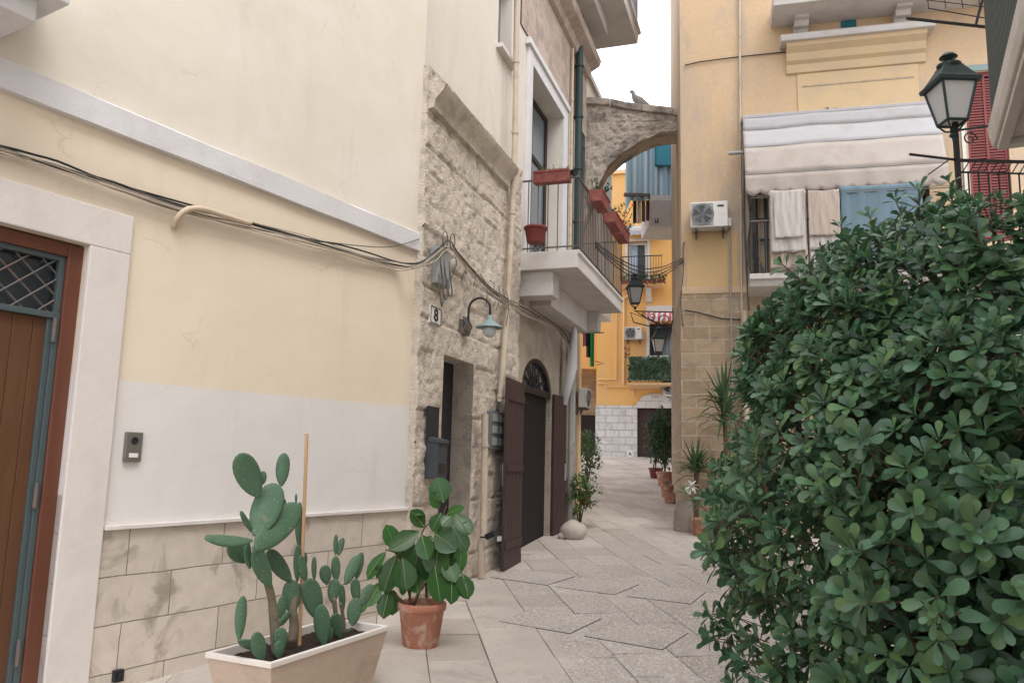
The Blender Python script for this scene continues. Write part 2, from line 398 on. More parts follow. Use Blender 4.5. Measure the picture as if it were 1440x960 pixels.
# ------------------------------------------------------------------ facade with openings
def lines(a, b, res, extra):
    s = sorted(set([round(a, 4), round(b, 4)] + [round(e, 4) for e in extra if a < e < b])); out = []
    for p, q in zip(s, s[1:]):
        n = max(1, int(round((q-p)/res))) if res else 1
        out += [p+(q-p)*i/n for i in range(n)]
    return out+[s[-1]]
def facade(mb, x0, x1, z0, z1, holes=(), y=0, depth=.35, res=None, disp=None, out=-1):
    """sheet facing out*Y with rectangular openings, returns along +/-Y as reveals"""
    xs = lines(x0, x1, res, [h[0] for h in holes]+[h[1] for h in holes]); zs = lines(z0, z1, res, [h[2] for h in holes]+[h[3] for h in holes])
    n = len(xs); vs = []; fs = []
    def inh(x, z): return any(h[0]-1e-4 < x < h[1]+1e-4 and h[2]-1e-4 < z < h[3]+1e-4 for h in holes)
    for z in zs:
        for x in xs:
            d = disp(x, z) if disp else 0
            vs.append((x, y+out*d, z))
    for j in range(len(zs)-1):
        for i in range(n-1):
            if not inh((xs[i]+xs[i+1])/2, (zs[j]+zs[j+1])/2):
                fs.append((j*n+i, j*n+i+1, (j+1)*n+i+1, (j+1)*n+i))
    mb.add(vs, fs)
    for h in holes:
        a, b, c, d = h[:4]; dd = h[4] if len(h) > 4 else depth; yb = y-out*dd; yf = y+out*.004
        if disp: yf = y+out*.09
        mb.add([(a, yf, c), (b, yf, c), (b, yf, d), (a, yf, d), (a, yb, c), (b, yb, c), (b, yb, d), (a, yb, d)],
               [f_ for f_, k_ in (((0, 1, 5, 4), c > z0), ((1, 2, 6, 5), True), ((2, 3, 7, 6), d < z1), ((3, 0, 4, 7), True)) if k_])
def blocks(seed, x0, x1, z0, z1, h, wmin, wmax):
    rnd = random.Random(seed); rows = []; z = z0
    while z < z1:
        hh = h*rnd.uniform(.88, 1.12); x = x0-rnd.uniform(0, wmax); js = []
        while x < x1+wmax: js.append((x, rnd.random())); x += rnd.uniform(wmin, wmax)
        rows.append((z, z+hh, js, rnd)); z += hh
    return rows
def blockdisp(rows, amp=.03, rough=.02, jw=.03):
    import bisect
    zs = [r[0] for r in rows]
    cache = [[j[0] for j in r[2]] for r in rows]
    def fn(x, z):
        wz = z+.012*noise.noise(Vector((x*2, 0, z*2))); wx = x+.012*noise.noise(Vector((x*2, 5, z*2)))
        i = max(0, bisect.bisect_right(zs, wz)-1); r = rows[i]; k = max(0, bisect.bisect_right(cache[i], wx)-1)
        xa = cache[i][k]; xb = cache[i][k+1] if k+1 < len(cache[i]) else xa+.5
        d = min(wz-r[0], r[1]-wz, wx-xa, xb-wx); rv = r[2][k][1]
        e = max(0, min(1, d/jw)); e = e*e*(3-2*e)
        n1 = noise.fractal(Vector((x*5+rv*9, rv*3, z*5)), 1.0, 2.1, 5)
        n2 = noise.fractal(Vector((x*17, 3+rv, z*17)), .9, 2.1, 4)
        pit = max(0, noise.noise(Vector((x*11, 9, z*11)))-.22)*min(.10, rough*3.2)
        return e*(amp*(.5+.7*rv)+rough*n1)+rough*.45*n2-pit*e
    return fn

# ------------------------------------------------------------------ leaves
OBOV = [(0, .05), (.28, .34), (.58, .82), (.82, 1.0), (.95, .66), (1.0, .12)]
ELLI = [(0, .05), (.16, .52), (.40, .97), (.65, 1.0), (.86, .68), (1.0, .06)]
STRAP = [(0, .7), (.3, 1.0), (.65, .8), (1.0, .04)]
SMALL = [(0, .1), (.45, 1), (.8, .75), (1, .08)]
def leaf(mb, base, d, up, L, W, prof=OBOV, fold=.25, curl=.25):
    d = d.normalized(); s = d.cross(up)
    s = s.normalized() if s.length > 1e-4 else d.orthogonal().normalized(); n = s.cross(d)
    vs = []; fs = []
    for t, w in prof:
        c = base + d*(L*t) - n*(curl*L*t*t)
        e = W*.5*w
        vs += [c - s*e + n*(e*fold), c, c + s*e + n*(e*fold)]
    for i in range(len(prof)-1):
        a = i*3; fs += [(a, a+1, a+4, a+3), (a+1, a+2, a+5, a+4)]
    mb.add(vs, fs)
def rdir(rnd=random):
    while True:
        v = Vector((rnd.uniform(-1, 1), rnd.uniform(-1, 1), rnd.uniform(-1, 1)))
        if .1 < v.length < 1: return v.normalized()
def rosette(mb, c, ax, n, L, W, prof=OBOV, spread=(.5, 1.2), rnd=random):
    ax = ax.normalized(); a = ax.orthogonal().normalized(); b = ax.cross(a); ph = rnd.uniform(0, 6.28)
    for i in range(n):
        q = ph + i*2.399; k = (i+.5)/n; th = spread[0]+(spread[1]-spread[0])*k+rnd.uniform(-.15, .15)
        rad = a*math.cos(q)+b*math.sin(q)
        d = ax*math.cos(th)+rad*math.sin(th)
        leaf(mb, c - ax*(k*L*.35) + rad*.004, d, ax*.9+rad*-.2, L*rnd.uniform(.75, 1.15)*(.65+.45*k), W*rnd.uniform(.8, 1.15)*(.7+.35*k), prof, rnd.uniform(.1, .35), rnd.uniform(.05, .4))

# ================================================================== WORLD, SUN, CAMERA
w = bpy.data.worlds.new('World'); scene.world = w; w.use_nodes = True; nt = w.node_tree
sky = nt.nodes.new('ShaderNodeTexSky'); sky.sky_type = 'NISHITA'; sky.sun_disc = False
SUN_EL, SUN_AZ = R(58), R(150)
sky.sun_elevation = SUN_EL; sky.sun_rotation = SUN_AZ; sky.dust_density = 4; sky.air_density = 1.2
cl = nt.nodes.new('ShaderNodeMix'); cl.data_type = 'RGBA'; cl.inputs[0].default_value = .82
nt.links.new(sky.outputs[0], cl.inputs[6]); cl.inputs[7].default_value = (12.9, 13.2, 14.2, 1)   # even white cloud cover
bg = nt.nodes['Background']; bg.inputs[1].default_value = .10; nt.links.new(cl.outputs[2], bg.inputs[0])
sd = bpy.data.lights.new('sun', 'SUN'); sd.energy = 1.0; sd.angle = R(30); sd.color = (1, .97, .93)
so = bpy.data.objects.new('sun', sd); COL.objects.link(so); so.rotation_euler = (PI/2-SUN_EL, 0, PI-SUN_AZ)
cd = bpy.data.cameras.new('camera'); cam = bpy.data.objects.new('camera', cd); COL.objects.link(cam)
cd.sensor_width = 36; cd.sensor_fit = 'HORIZONTAL'; cd.lens = 36*FPX/1440; cd.clip_end = 500; cd.clip_start = .05
cam.matrix_world = Matrix(((XC.x, XC.y, XC.z, 0), (YC.x, YC.y, YC.z, 0), (UPC.x, UPC.y, UPC.z, EYE), (0, 0, 0, 1)))
scene.camera = cam
scene.view_settings.view_transform = 'Standard'; scene.view_settings.look = 'None'; scene.view_settings.exposure = 1.0; scene.view_settings.gamma = 1
scene.cycles.max_bounces = 8; scene.cycles.diffuse_bounces = 5

# ================================================================== GROUND
m = MB(); ys = [g[0] for g in GP]
ys = sorted(set(ys+[300]+[i for i in range(0, 34)]))
vs = []; fs = []
for y in ys: vs += [(-150, y, zg(y)-.02), (150, y, zg(y)-.02)]
fs = [(2*i, 2*i+1, 2*i+3, 2*i+2) for i in range(len(ys)-1)]
m.add(vs, fs); tag(m.build('ground', M['joint']), kind='structure')
m = MB(); rnd = random.Random(3); az = R(-8); dp = Vector((math.sin(az), math.cos(az), 0)); dq = Vector((math.cos(az), -math.sin(az), 0))
q = -8.0
while q < 12.0:
    wq = rnd.uniform(.36, .58); p = -4+rnd.uniform(0, .8)
    while p < 33:
        lp = rnd.uniform(.45, 1.15); g = rnd.uniform(.0015, .005); c = [(p+g, q+g), (p+lp-g, q+g), (p+lp-g, q+wq-g), (p+g, q+wq-g)]
        sk = [rnd.uniform(-.035, .035) for _ in range(4)]; dz = rnd.uniform(-.003, .002)
        top = []; bot = []
        for k, (a, b) in enumerate(c):
            W_ = dp*(a+sk[k]) + dq*(b+sk[k]*.12); cc = dp*(p+lp/2)+dq*(q+wq/2); I_ = W_+(cc-W_)*.014
            bot.append((W_.x, W_.y, zg(W_.y)-.018)); top.append((I_.x, I_.y, zg(I_.y)+dz))
        cx = (top[0][0]+top[2][0])/2; cy = (top[0][1]+top[2][1])/2
        if -7 < cx < 9:
            mid = [(W2[0], W2[1], zg(W2[1])+dz-.005) for W2 in bot]
            m.add(bot+mid+top, [(8, 9, 10, 11)]+[(i, (i+1) % 4, 4+(i+1) % 4, 4+i) for i in range(4)]+[(4+i, 4+(i+1) % 4, 8+(i+1) % 4, 8+i) for i in range(4)])
        p += lp
    q += wq
tag(m.build('street_paving', M['paving']), kind='structure')
quads = [([(695,812),(727,800),(803,809),(775,824)], 'stone inspection cover nearest the plum door leaf'),
         ([(788,826),(812,811),(893,821),(870,837)], 'stone inspection cover in the middle of the far row of three'),
         ([(888,839),(903,823),(990,832),(975,850)], 'stone inspection cover of the far row beside the big bush'),
         ([(706,874),(747,855),(842,869),(805,892)], 'stone inspection cover of the near pair, on the terracotta pot side'),
         ([(827,895),(860,873),(963,889),(937,915)], 'stone inspection cover of the near pair, on the bush side')]
for qd, lab in quads:
    P = [gnd(*a) for a in qd]; c = sum(P, Vector())/4
    ex = ((P[3]-P[0])+(P[2]-P[1])); ex.z = 0; lx = ex.length/2; ex.normalize(); ey = Vector((-ex.y, ex.x, 0)); ly = abs(((P[1]-P[0])+(P[2]-P[3])).dot(ey))/2
    sl = (zg(c.y+.3)-zg(c.y-.3))/.6
    t = thing('inspection_cover', lab, 'drain cover', (c.x, c.y, zg(c.y)+.001), 0, 'stone inspection covers in the alley')
    def q3(x, y, z): 
        w_ = ex*x+ey*y; return (w_.x, w_.y, sl*w_.y+z)
    def slabm(hx, hy, z0, z1, mb):
        vs = [q3(-hx,-hy,z0), q3(hx,-hy,z0), q3(hx,hy,z0), q3(-hx,hy,z0), q3(-hx,-hy,z1), q3(hx,-hy,z1), q3(hx,hy,z1), q3(-hx,hy,z1)]
        mb.add(vs, [(0,3,2,1),(4,5,6,7),(0,1,5,4),(1,2,6,5),(2,3,7,6),(3,0,4,7)])
    a = MB(); slabm(lx/2, ly/2, -.01, .0035, a); a.build('frame', M['coverframe'], t)
    a = MB(); slabm(lx/2-.007, ly/2-.007, .0037, .0055, a); a.build('stone_infill', M['hammered'], t)

# ================================================================== BUILDING A (yellow, left)
COR = Vector((-1.07, 8.43))
FA = Frame(COR.x, COR.y, 30.85); FB = Frame(COR.x, COR.y, 18.24)
tA = thing('plaster_house', 'pale yellow plastered house with white lower coat, white string course and wooden street door', 'building', (COR.x, COR.y, 0), FA.rz)
m = MB(); facade(m, -13, 0, .955, 14, [(-5.2, -3.66, -.5, 2.89, .22)], 0, .22); m.build('wall', M['wallA'], tA)
m = MB(); m.box((-13, .3, -.6), (0, .5, 14)); m.box((-13, .5, 13.6), (0, 6, 14)); m.build('wall', M['cream'], tA)
m = MB(); facade(m, -13, 0, -.6, .955, [(-5.2, -3.66, -.7, 1.2, .22)], -.02); m.build('stone_dado', M['dado'], tA)
m = MB(); m.box((-3.35, -.055, .955), (0, 0, .985)); m.build('marble_cap', M['marble'], tA, bevel=.004)
m = MB()
def bf(u, v):
    x = -13+13*u; zz = (3.745, 3.735, 3.925, 3.935)[int(v*3+.5)] if False else None
    return (x, 0, 0)
n = 90
prof = [(0, 3.735), (-.05, 3.74), (-.055, 3.925), (-.03, 3.94), (0, 3.945)]
m.grid(n, 4, lambda u, v: (-13+13.0*u, prof[int(v*4+.5)][0]+.006*noise.noise(Vector((u*40, v*3, 0))), prof[int(v*4+.5)][1]+.007*noise.noise(Vector((u*22, v*5, 3)))))
m.build('string_course', M['white'], tA, smooth='auto')
# door surround, frame, leaf, transom
m = MB(); m.box((-3.66, -.045, -.4), (-3.36, .0, 2.89)); m.box((-5.5, -.045, 2.89), (-3.36, .0, 3.17)); m.box((-3.66, 0, -.4), (-3.645, .2, 2.89))
m.build('door_surround', M['surround'], tA, bevel=.008)
m = MB(); m.box((-3.76, .03, -.4), (-3.647, .13, 2.88)); m.box((-5.2, .03, 2.79), (-3.76, .13, 2.88)); m.build('door_frame', M['doorframe'], tA, bevel=.008)
dr = MB(); 
for i in range(11):
    a = -5.19+i*.128; dr.box((a, .085, -.35), (a+.125, .13, 2.36))
dr = dr.build('door', M['door'], tA, bevel=.004)
m = MB(); m.box((-3.80, .045, -.35), (-3.762, .085, 2.36)); m.box((-3.835, .06, -.35), (-3.80, .085, 2.36)); m.build('steel_edge', M['steel'], dr, bevel=.004)
m = MB()
for z in (.15, 1.12, 2.2): m = MB(); m.tube([(-3.80, .035, z), (-3.80, .035, z+.16)], .014, 8); m.build('hinge', M['greyiron'], dr)
tw = MB(); tw.box((-3.80, .055, 2.36), (-3.762, .10, 2.79)); tw.box((-5.19, .045, 2.36), (-3.762, .10, 2.40)); tw.box((-5.19, .055, 2.755), (-3.80, .10, 2.79))
tw = tw.build('transom_window', M['steel'], tA, bevel=.003)
m = MB(); m.box((-5.19, .125, 2.40), (-3.80, .135, 2.755)); m.build('pane', M['glassdark'], tw)
m = MB()
zz0, zz1 = 2.40, 2.755
for i in range(12):
    x = -5.6+i*.17
    for sgn in (1, -1):
        a = Vector((x, .075, zz0)); b = Vector((x+.42, .075, zz1))
        if sgn < 0: a.z, b.z = zz1, zz0; a.y = b.y = .088
        lo, hi = -5.19, -3.80
        if b.x < lo or a.x > hi: continue
        if b.x > hi: b = a+(b-a)*((hi-a.x)/(b.x-a.x))
        if a.x < lo: a = b+(a-b)*((b.x-lo)/(b.x-a.x))
        m.tube([a, b], .0065, 6)
m.build('grille', M['greyiron'], tw)
# projecting stone balcony foot at upper left
m = MB(); m.box((-6.2, -.62, 4.16), (-4.28, 0, 4.38)); m.box((-6.2, -.72, 4.38), (-4.2, 0, 4.5)); m.box((-6.2, -.5, 4.02), (-4.4, 0, 4.16)); m.build('balcony_slab', M['white'], tA, bevel=.01)

# intercom
p = FA.loc(185, 628); t = on(FA, p, 'door_intercom', 'grey metal video intercom with round camera beside the wooden door', 'intercom')
m = MB(); m.box((-.065, -.03, -.105), (.065, 0, .105)); m.build('housing', M['alu'], t, bevel=.006)
m = MB(); m.lathe([(.026, 0), (.026, .006), (.018, .009), (0.001, .004)], 20); 
for i, vv in enumerate(m.v): m.v[i] = (vv[0], -.03-vv[2], vv[1]+.045)
m.build('camera_lens', M['blackplastic'], t)
m = MB(); m.box((-.035, -.034, -.075), (.035, -.03, -.045)); m.build('call_button', M['whitepaper'], t, bevel=.002)
p = FA.loc(161, 948); t = on(FA, p, 'wall_hook', 'small black square fitting low on the stone dado by the door', 'wall fitting')
m = MB(); m.box((-.035, -.06, -.04), (.035, -.02, .04)); m.box((-.02, -.08, -.02), (.02, -.06, .02)); m.build('bracket', M['blackplastic'], t, bevel=.005)

# ================================================================== BUILDING B (stone, middle)
tB = thing('stone_house', 'old stone fronted house with cream plaster above, arched portal and balconies', 'building', (COR.x, COR.y, 0), FB.rz)
DW = (FB.loc(622, 560, -.09).x, FB.loc(665, 560, -.09).x, -.3, FB.loc(645, 505, -.09).z)
rows = blocks(5, -1, 5, -.3, 6.3, .33, .4, .8); bd = blockdisp(rows, .034, .016, .014)
def dispB(x, z):
    e = min(1, max(0, (x+.02)/.05)) 
    b_ = .045 + bd(x, z) + .03*max(0, 1-z/6)
    dx = max(DW[0]-x, x-DW[1], 0); dz = max(z-DW[3], 0); k = min(1, max(dx, dz)/.06)
    return .09 + (b_-.09)*k
m = MB(); facade(m, -.02, 3.5, -.3, 5.92, [(*DW, .20)], 0, .36, .026, dispB)
# return of the stone at its left edge and right edge
m.grid(3, 200, lambda u, v: (-.02, (-dispB(-.02, -.3+6.22*v))*u+.02*(1-u), -.3+6.22*v))
m.grid(3, 200, lambda u, v: (3.5, (-dispB(3.5, -.3+6.22*v))*u+.02*(1-u), -.3+6.22*v))
m.build('stone_wall', M['lime'], tB, smooth=True)
PT = (3.95, 5.72, -.2, 2.62)   # portal below the fanlight
arc_c = (PT[0]+PT[1])/2; arc_r = (PT[1]-PT[0])/2
# lower plaster wall right of the pier with arched portal
m = MB(); facade(m, 3.5, PT[0], -.3, 4.5); facade(m, PT[1], 7.7, -.3, 4.5, [(7.05, 7.35, 1.9, 3.6, .25)])
na = 24; vs = []; fs = []
for i in range(na+1):
    q = PI*i/na; x = arc_c-arc_r*math.cos(q); z = PT[3]+arc_r*.62*math.sin(q)
    vs += [(x, 0, z), (x, 0, 4.5), (x, .4, z)]
for i in range(na): a = 3*i; fs += [(a, a+3, a+4, a+1), (a, a+2, a+5, a+3)]
m.add(vs, fs)
for x in PT[:2]: m.add([(x, 0, -.3), (x, .4, -.3), (x, .4, PT[3]), (x, 0, PT[3])], [(0, 1, 2, 3)])
m.build('lower_wall', M['lowplaster'], tB)
m = MB(); facade(m, 0, 3.5, 5.92, 14, [(2.46, 3.08, 7.5, 8.75, .25)], .02); facade(m, 3.5, 8.2, 4.5, 8.42, [(4.12, 6.22, 4.62, 8.02, .38)], .02); facade(m, 3.5, 8.2, 10.0, 14, [], .02)
m.build('upper_wall', M['creamB'], tB)
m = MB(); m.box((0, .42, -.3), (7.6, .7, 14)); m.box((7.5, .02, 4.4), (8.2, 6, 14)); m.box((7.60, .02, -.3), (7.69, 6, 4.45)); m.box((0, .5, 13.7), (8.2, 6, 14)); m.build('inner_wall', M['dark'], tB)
m = MB(); facade(m, 3.5, 8.2, 8.42, 10.0, [], .0); m.build('frieze', M['pink'], tB)
m = MB(); m.prism([(0, 9.75), (-.08, 9.78), (-.12, 9.9), (-.30, 10.0), (-.34, 10.12), (0, 10.12)], 3.5, 8.15); m.build('cornice', M['pink'], tB, bevel=.01)
# cap of the pier: sloping drip stone
zc_ = FB.loc(632, 122, -.27).z; xc_ = FB.loc(730, 241, -.27).x
cap = [(0.02, zc_-.30), (-.13, zc_-.27), (-.15, zc_-.17), (-.24, zc_-.08), (-.27, zc_), (0.02, zc_+.08)]
m = MB()
m.grid(80, 5, lambda u, v: (.0+xc_*u, cap[int(v*5+.5)][0]+(.008*noise.noise(Vector((u*30, v*4, 1))) if 0 < v < 1 else 0), cap[int(v*5+.5)][1]+.008*noise.noise(Vector((u*25, v*4, 6)))))
for x in (0, xc_): m.add([(x, a, b) for a, b in cap], [tuple(range(6))])
m.build('drip_cap', M['lime'], tB, smooth='auto')
# dark street door in the recess
d = MB(); d.box((DW[0], .185, -.1), (DW[1], .22, DW[3]+.02)); d.box((DW[0]+.05, .17, 1.2), (DW[1]-.06, .186, 2.4)); d.box((DW[0]+.05, .17, .1), (DW[1]-.06, .186, 1.05)); d.build('street_door', M['blackplastic'], tB, bevel=.01)
# small high window
wn = MB(); wn.box((2.46, .2, 7.5), (3.08, .24, 8.75)); wn = wn.build('window', M['bluegrey'], tB)
m = MB(); m.box((2.5, .19, 7.54), (3.04, .2, 8.7)); m.build('pane', M['glasspale'], wn)
m = MB(); m.box((2.40, -.08, 7.43), (3.14, .2, 7.5)); m.build('sill', M['surround'], wn, bevel=.006)
# french door with white surround
m = MB(); m.box((3.88, -.03, 4.62), (4.12, .02, 8.25)); m.box((6.22, -.03, 4.62), (6.5, .02, 8.25)); m.box((4.12, -.03, 8.02), (6.22, .02, 8.25)); m.box((3.8, -.07, 8.25), (6.55, .02, 8.36))
m.build('window_surround', M['white'], tB, bevel=.006)
fd = MB(); y0 = .30
for a, b in ((4.13, 4.26), (5.11, 5.23), (6.08, 6.21)): fd.box((a, y0, 4.64), (b, y0+.07, 8.0))
for a, b in ((4.64, 4.84), (5.55, 5.63), (6.85, 6.95), (7.9, 8.0)): fd.box((4.26, y0+.004, a), (6.08, y0+.066, b))
fd = fd.build('french_door', M['darkwood'], tB, bevel=.006)
m = MB(); m.box((4.26, y0+.03, 4.84), (6.08, y0+.04, 7.9)); m.build('pane', M['glasspale'], fd)
# iron scroll on the french door
def spiral(c, r0, turns, sgn=1, st=0, n=26): 
    return [Vector((c[0]+sgn*r0*(1-.8*i/n)*math.cos(st+turns*2*PI*i/n), c[1], c[2]+r0*(1-.8*i/n)*math.sin(st+turns*2*PI*i/n))) for i in range(n+1)]
for cx in (4.65, 5.65):
    m = MB(); m.tube(spiral((cx, y0-.02, 5.35), .16, 1.3), .012, 6); m.tube(spiral((cx, y0-.02, 4.98), .14, 1.3, -1), .012, 6); m.tube([(cx-.2, y0-.02, 4.8), (cx-.2, y0-.02, 5.55)], .012, 6)
    m.build('scroll_grille', M['iron'], fd)
# portal
dk = MB(); 
for i in range(9): dk.box((PT[0]+i*(PT[1]-PT[0])/9+.003, .10, -.2), (PT[0]+(i+1)*(PT[1]-PT[0])/9-.003, .14, PT[3]-.04))
dk.build('inner_door', pm('near_black_wood', (.012, .009, .009), .1, 4, .7, .1), tB)
m = MB(); m.box((PT[0]-.1, -.22, -.25), (PT[1]+.1, .4, zg(11.5)+.03)); m.build('door_step', M['bollard'], tB, bevel=.015)
def doorleaf(hx, ang, wd, z0, z1, hy):
    e = bpy.data.objects.new('door_leaf', None)
    mm = MB(); n_ = 5
    Mx = Matrix.Translation((hx, hy, 0)) @ Matrix.Rotation(ang, 4, 'Z')
    for i in range(n_):
        mm.box((wd*i/n_+.004, -.025, z0), (wd*(i+1)/n_-.004, .015, z1), Mx)
    for zz in (z0+.25, (z0+z1)/2, z1-.3): mm.box((.02, .015, zz), (wd-.02, .035, zz+.1), Mx)
    mm.box((.0, -.03, z0-.0), (wd, .018, z0+.12), Mx)
    o_ = mm.build('door_leaf', M['plum'], tB, bevel=.004)
    h = MB(); h.box((wd-.09, -.05, 1.15), (wd-.05, -.025, 1.45), Mx); h.build('handle', M['greybox'], o_, bevel=.004)
    return o_
hx_ = FB.loc(733, 700, -.24).x; doorleaf(hx_, R(-177), hx_-FB.loc(706, 700, -.26).x, .08, 2.6, -.24)
doorleaf(PT[1]+.02, R(-4), .68, .14, 2.66, -.03)
fl = MB()
for i in range(na):
    q0, q1 = PI*i/na, PI*(i+1)/na
    P_ = [(arc_c-r_*math.cos(q), PT[3]+r_*.62*math.sin(q)) for q, r_ in ((q0, arc_r-.01), (q1, arc_r-.01), (q1, arc_r-.12), (q0, arc_r-.12))]
    fl.prism(P_, .02, .10, 'y')
fl.box((PT[0], .02, PT[3]-.05), (PT[1], .15, PT[3]+.06))
fl = fl.build('fanlight', M['darkwood'], tB)
m = MB()
m.prism([(arc_c-(arc_r-.1)*math.cos(PI*i/na), PT[3]+.06+(arc_r-.1)*.6*math.sin(PI*i/na)) for i in range(na+1)], .07, .075, 'y'); m.build('pane', M['glassdark'], fl)
m = MB()
for k in range(1, 6):
    q = PI*k/6; m.tube([(arc_c, .05, PT[3]+.05), (arc_c-(arc_r-.1)*math.cos(q), .05, PT[3]+(arc_r-.1)*.62*math.sin(q))], .012, 6)
m.tube([(arc_c-.3*math.cos(PI*i/12), .05, PT[3]+.05+.2*math.sin(PI*i/12)) for i in range(13)], .012, 6)
m.build('grille', M['iron'], fl)
# narrow window by the end of the wall
nw = MB(); nw.box((7.05, .16, 1.9), (7.35, .2, 3.6)); nw = nw.build('window', M['glassdark'], tB)
m = MB(); m.box((7.0, -.02, 1.85), (7.05, .16, 3.65)); m.box((7.35, -.02, 1.85), (7.4, .16, 3.65)); m.box((7.05, -.02, 3.6), (7.35, .16, 3.65)); m.build('frame', M['offwhite'], nw, bevel=.004)

# --- first balcony
SL0, SL1, SD = 3.5, 7.24, 1.0
b1 = MB(); b1.prism([(0.0, 4.36), (-SD+.03, 4.36), (-SD+.03, 4.56), (-SD, 4.58), (-SD, 4.635), (0, 4.635)], SL0, SL1); b1 = b1.build('balcony', M['slab'], tB, bevel=.008)
m = MB(); m.box((3.62, -.56, 3.98), (4.0, 0, 4.36)); m.box((4.3, -.36, 3.95), (6.9, 0, 4.36)); m.box((6.95, -.56, 3.98), (7.2, 0, 4.36)); m.build('corbel', M['slab'], b1, bevel=.01)
RZ0, RZ1 = 4.70, 5.78
m = MB()
def rail_run(mb, a, b, z0, z1, step=.125, r=.0085, cap=True):
    a = Vector(a); b = Vector(b); n_ = max(1, int(round((b-a).length/step)))
    for i in range(n_+1):
        p_ = a+(b-a)*i/n_; mb.tube([(p_.x, p_.y, z0), (p_.x, p_.y, z1)], r, 6)
m2 = MB()
rail_run(m, (SL0+.03, -.02, 0), (SL0+.03, -SD+.04, 0), RZ0-.06, RZ1, .165)
rail_run(m, (SL0+.03, -SD+.04, 0), (SL1-.03, -SD+.04, 0), RZ0-.06, RZ1, .125)
rail_run(m, (SL1-.03, -SD+.04, 0), (SL1-.03, -.02, 0), RZ0-.06, RZ1, .165)
for z_, hh in ((RZ1, .02), (RZ0, .015)):
    for a, b in (((SL0+.01, -SD+.02), (SL0+.05, -.0)), ((SL1-.05, -SD+.02), (SL1-.01, 0)), ((SL0+.05, -SD+.02), (SL1-.05, -SD+.055))):
        m.box((a[0], a[1], z_-hh/2), (b[0], b[1], z_+hh/2))
m.build('railing', M['greyiron'], b1)
# --- top balcony
b2 = MB(); b2.prism([(0, 10.92), (-.98, 10.92), (-1.0, 11.12), (-1.06, 11.14), (-1.06, 11.2), (0, 11.2)], 4.4, 9.05); b2.box((4.4, -.5, 10.62), (8.0, 0, 10.92)); b2 = b2.build('balcony', M['slab'], tB, bevel=.01)
m = MB(); rail_run(m, (4.5, -.98, 0), (9.0, -.98, 0), 11.2, 12.3, .14, .011); rail_run(m, (9.0, -.98, 0), (9.0, 0, 0), 11.2, 12.3, .14, .011); m.box((4.5, -1.0, 12.28), (9.02, -.96, 12.31)); m.build('railing', M['greyiron'], b2)
# the top balcony is carried past the wall end by the next house
# --- planters and pots on the balcony
def box_planter(fr, p, ln, label, grp, along='x', plants=None, h=.19, d_=.18):
    t = on(fr, p, 'flower_box', label, 'flower box', grp)
    t.rotation_euler.z += 0 if along == 'x' else PI/2
    mm = MB(); mm.prism([(-d_/2+.02, 0), (d_/2-.02, 0), (d_/2, h-.035), (d_/2+.012, h-.035), (d_/2+.012, h), (d_/2-.015, h), (d_/2-.02, h-.03), (-d_/2+.02, h-.03), (-d_/2+.015, h), (-d_/2-.012, h), (-d_/2-.012, h-.035), (-d_/2, h-.035)], -ln/2, ln/2)
    mm.box((-ln/2-.004, -d_/2+.004, .004), (-ln/2+.012, d_/2-.004, h-.004)); mm.box((ln/2-.012, -d_/2+.004, .004), (ln/2+.004, d_/2-.004, h-.004))
    mm.build('box', M['redpl'], t, bevel=.005)
    mm = MB(); mm.box((-ln/2+.014, -d_/2+.025, h-.05), (ln/2-.014, d_/2-.025, h-.022)); mm.build('soil', M['soil'], t)
    return t
GR = 'red flower boxes on the first balcony'
t = box_planter(FB, (SL0-.0, -.56, 5.70), .56, 'long red flower box with dry sprigs on the near end of the balcony rail', GR, 'y')
sp = MB(); rn = random.Random(2)
for i in range(26):
    x = rn.uniform(-.25, .25); d_ = Vector((rn.uniform(-.4, .4), rn.uniform(-.4, .4), 1)); p0 = Vector((x, rn.uniform(-.05, .05), .16)); sp.tube([p0, p0+d_*rn.uniform(.04, .13)], .003, 4)
    for k in range(2): leaf(sp, p0+d_*rn.uniform(.02, .12), rdir(rn), Vector((0, 0, 1)), .03, .014, SMALL)
sp.build('sprigs', M['leafmid'], t)
for k, (u, v) in enumerate(((844, 272), (863, 297), (874, 318))):
    lab = ['red flower box with twiggy plant nearest the corner on the street side rail', 'second red flower box along the street side balcony rail', 'red flower box farthest along the balcony rail, with red blossoms'][k]
    p = FB.loc(u, v, -SD-.12)
    t = box_planter(FB, (p.x, -SD-.11, 5.56), .62, lab, GR, 'x', h=.2, d_=.22)
    sp = MB(); fl_ = MB(); rn = random.Random(20+k)
    for i in range(16):
        x = rn.uniform(-.28, .28); d_ = Vector((rn.uniform(-.7, .7), rn.uniform(-.9, .3), rn.uniform(.5, 1))); p0 = Vector((x, 0, .17)); ln = rn.uniform(.12, .38)
        mid = p0+d_*ln*.5+rdir(rn)*.03; sp.tube([p0, mid, p0+d_*ln], .004, 4)
        for q_ in range(7): leaf(sp, p0+d_*ln*rn.uniform(.3, 1), rdir(rn), Vector((0, 0, 1)), .045, .028, SMALL)
        if k == 2 and i % 2 == 0: fl_.ellip(p0+d_*ln, (.025, .025, .02), 6)
    sp.build('foliage', M['leafdark'], t)
    if k == 2: fl_.build('blossoms', M['redflower'], t)
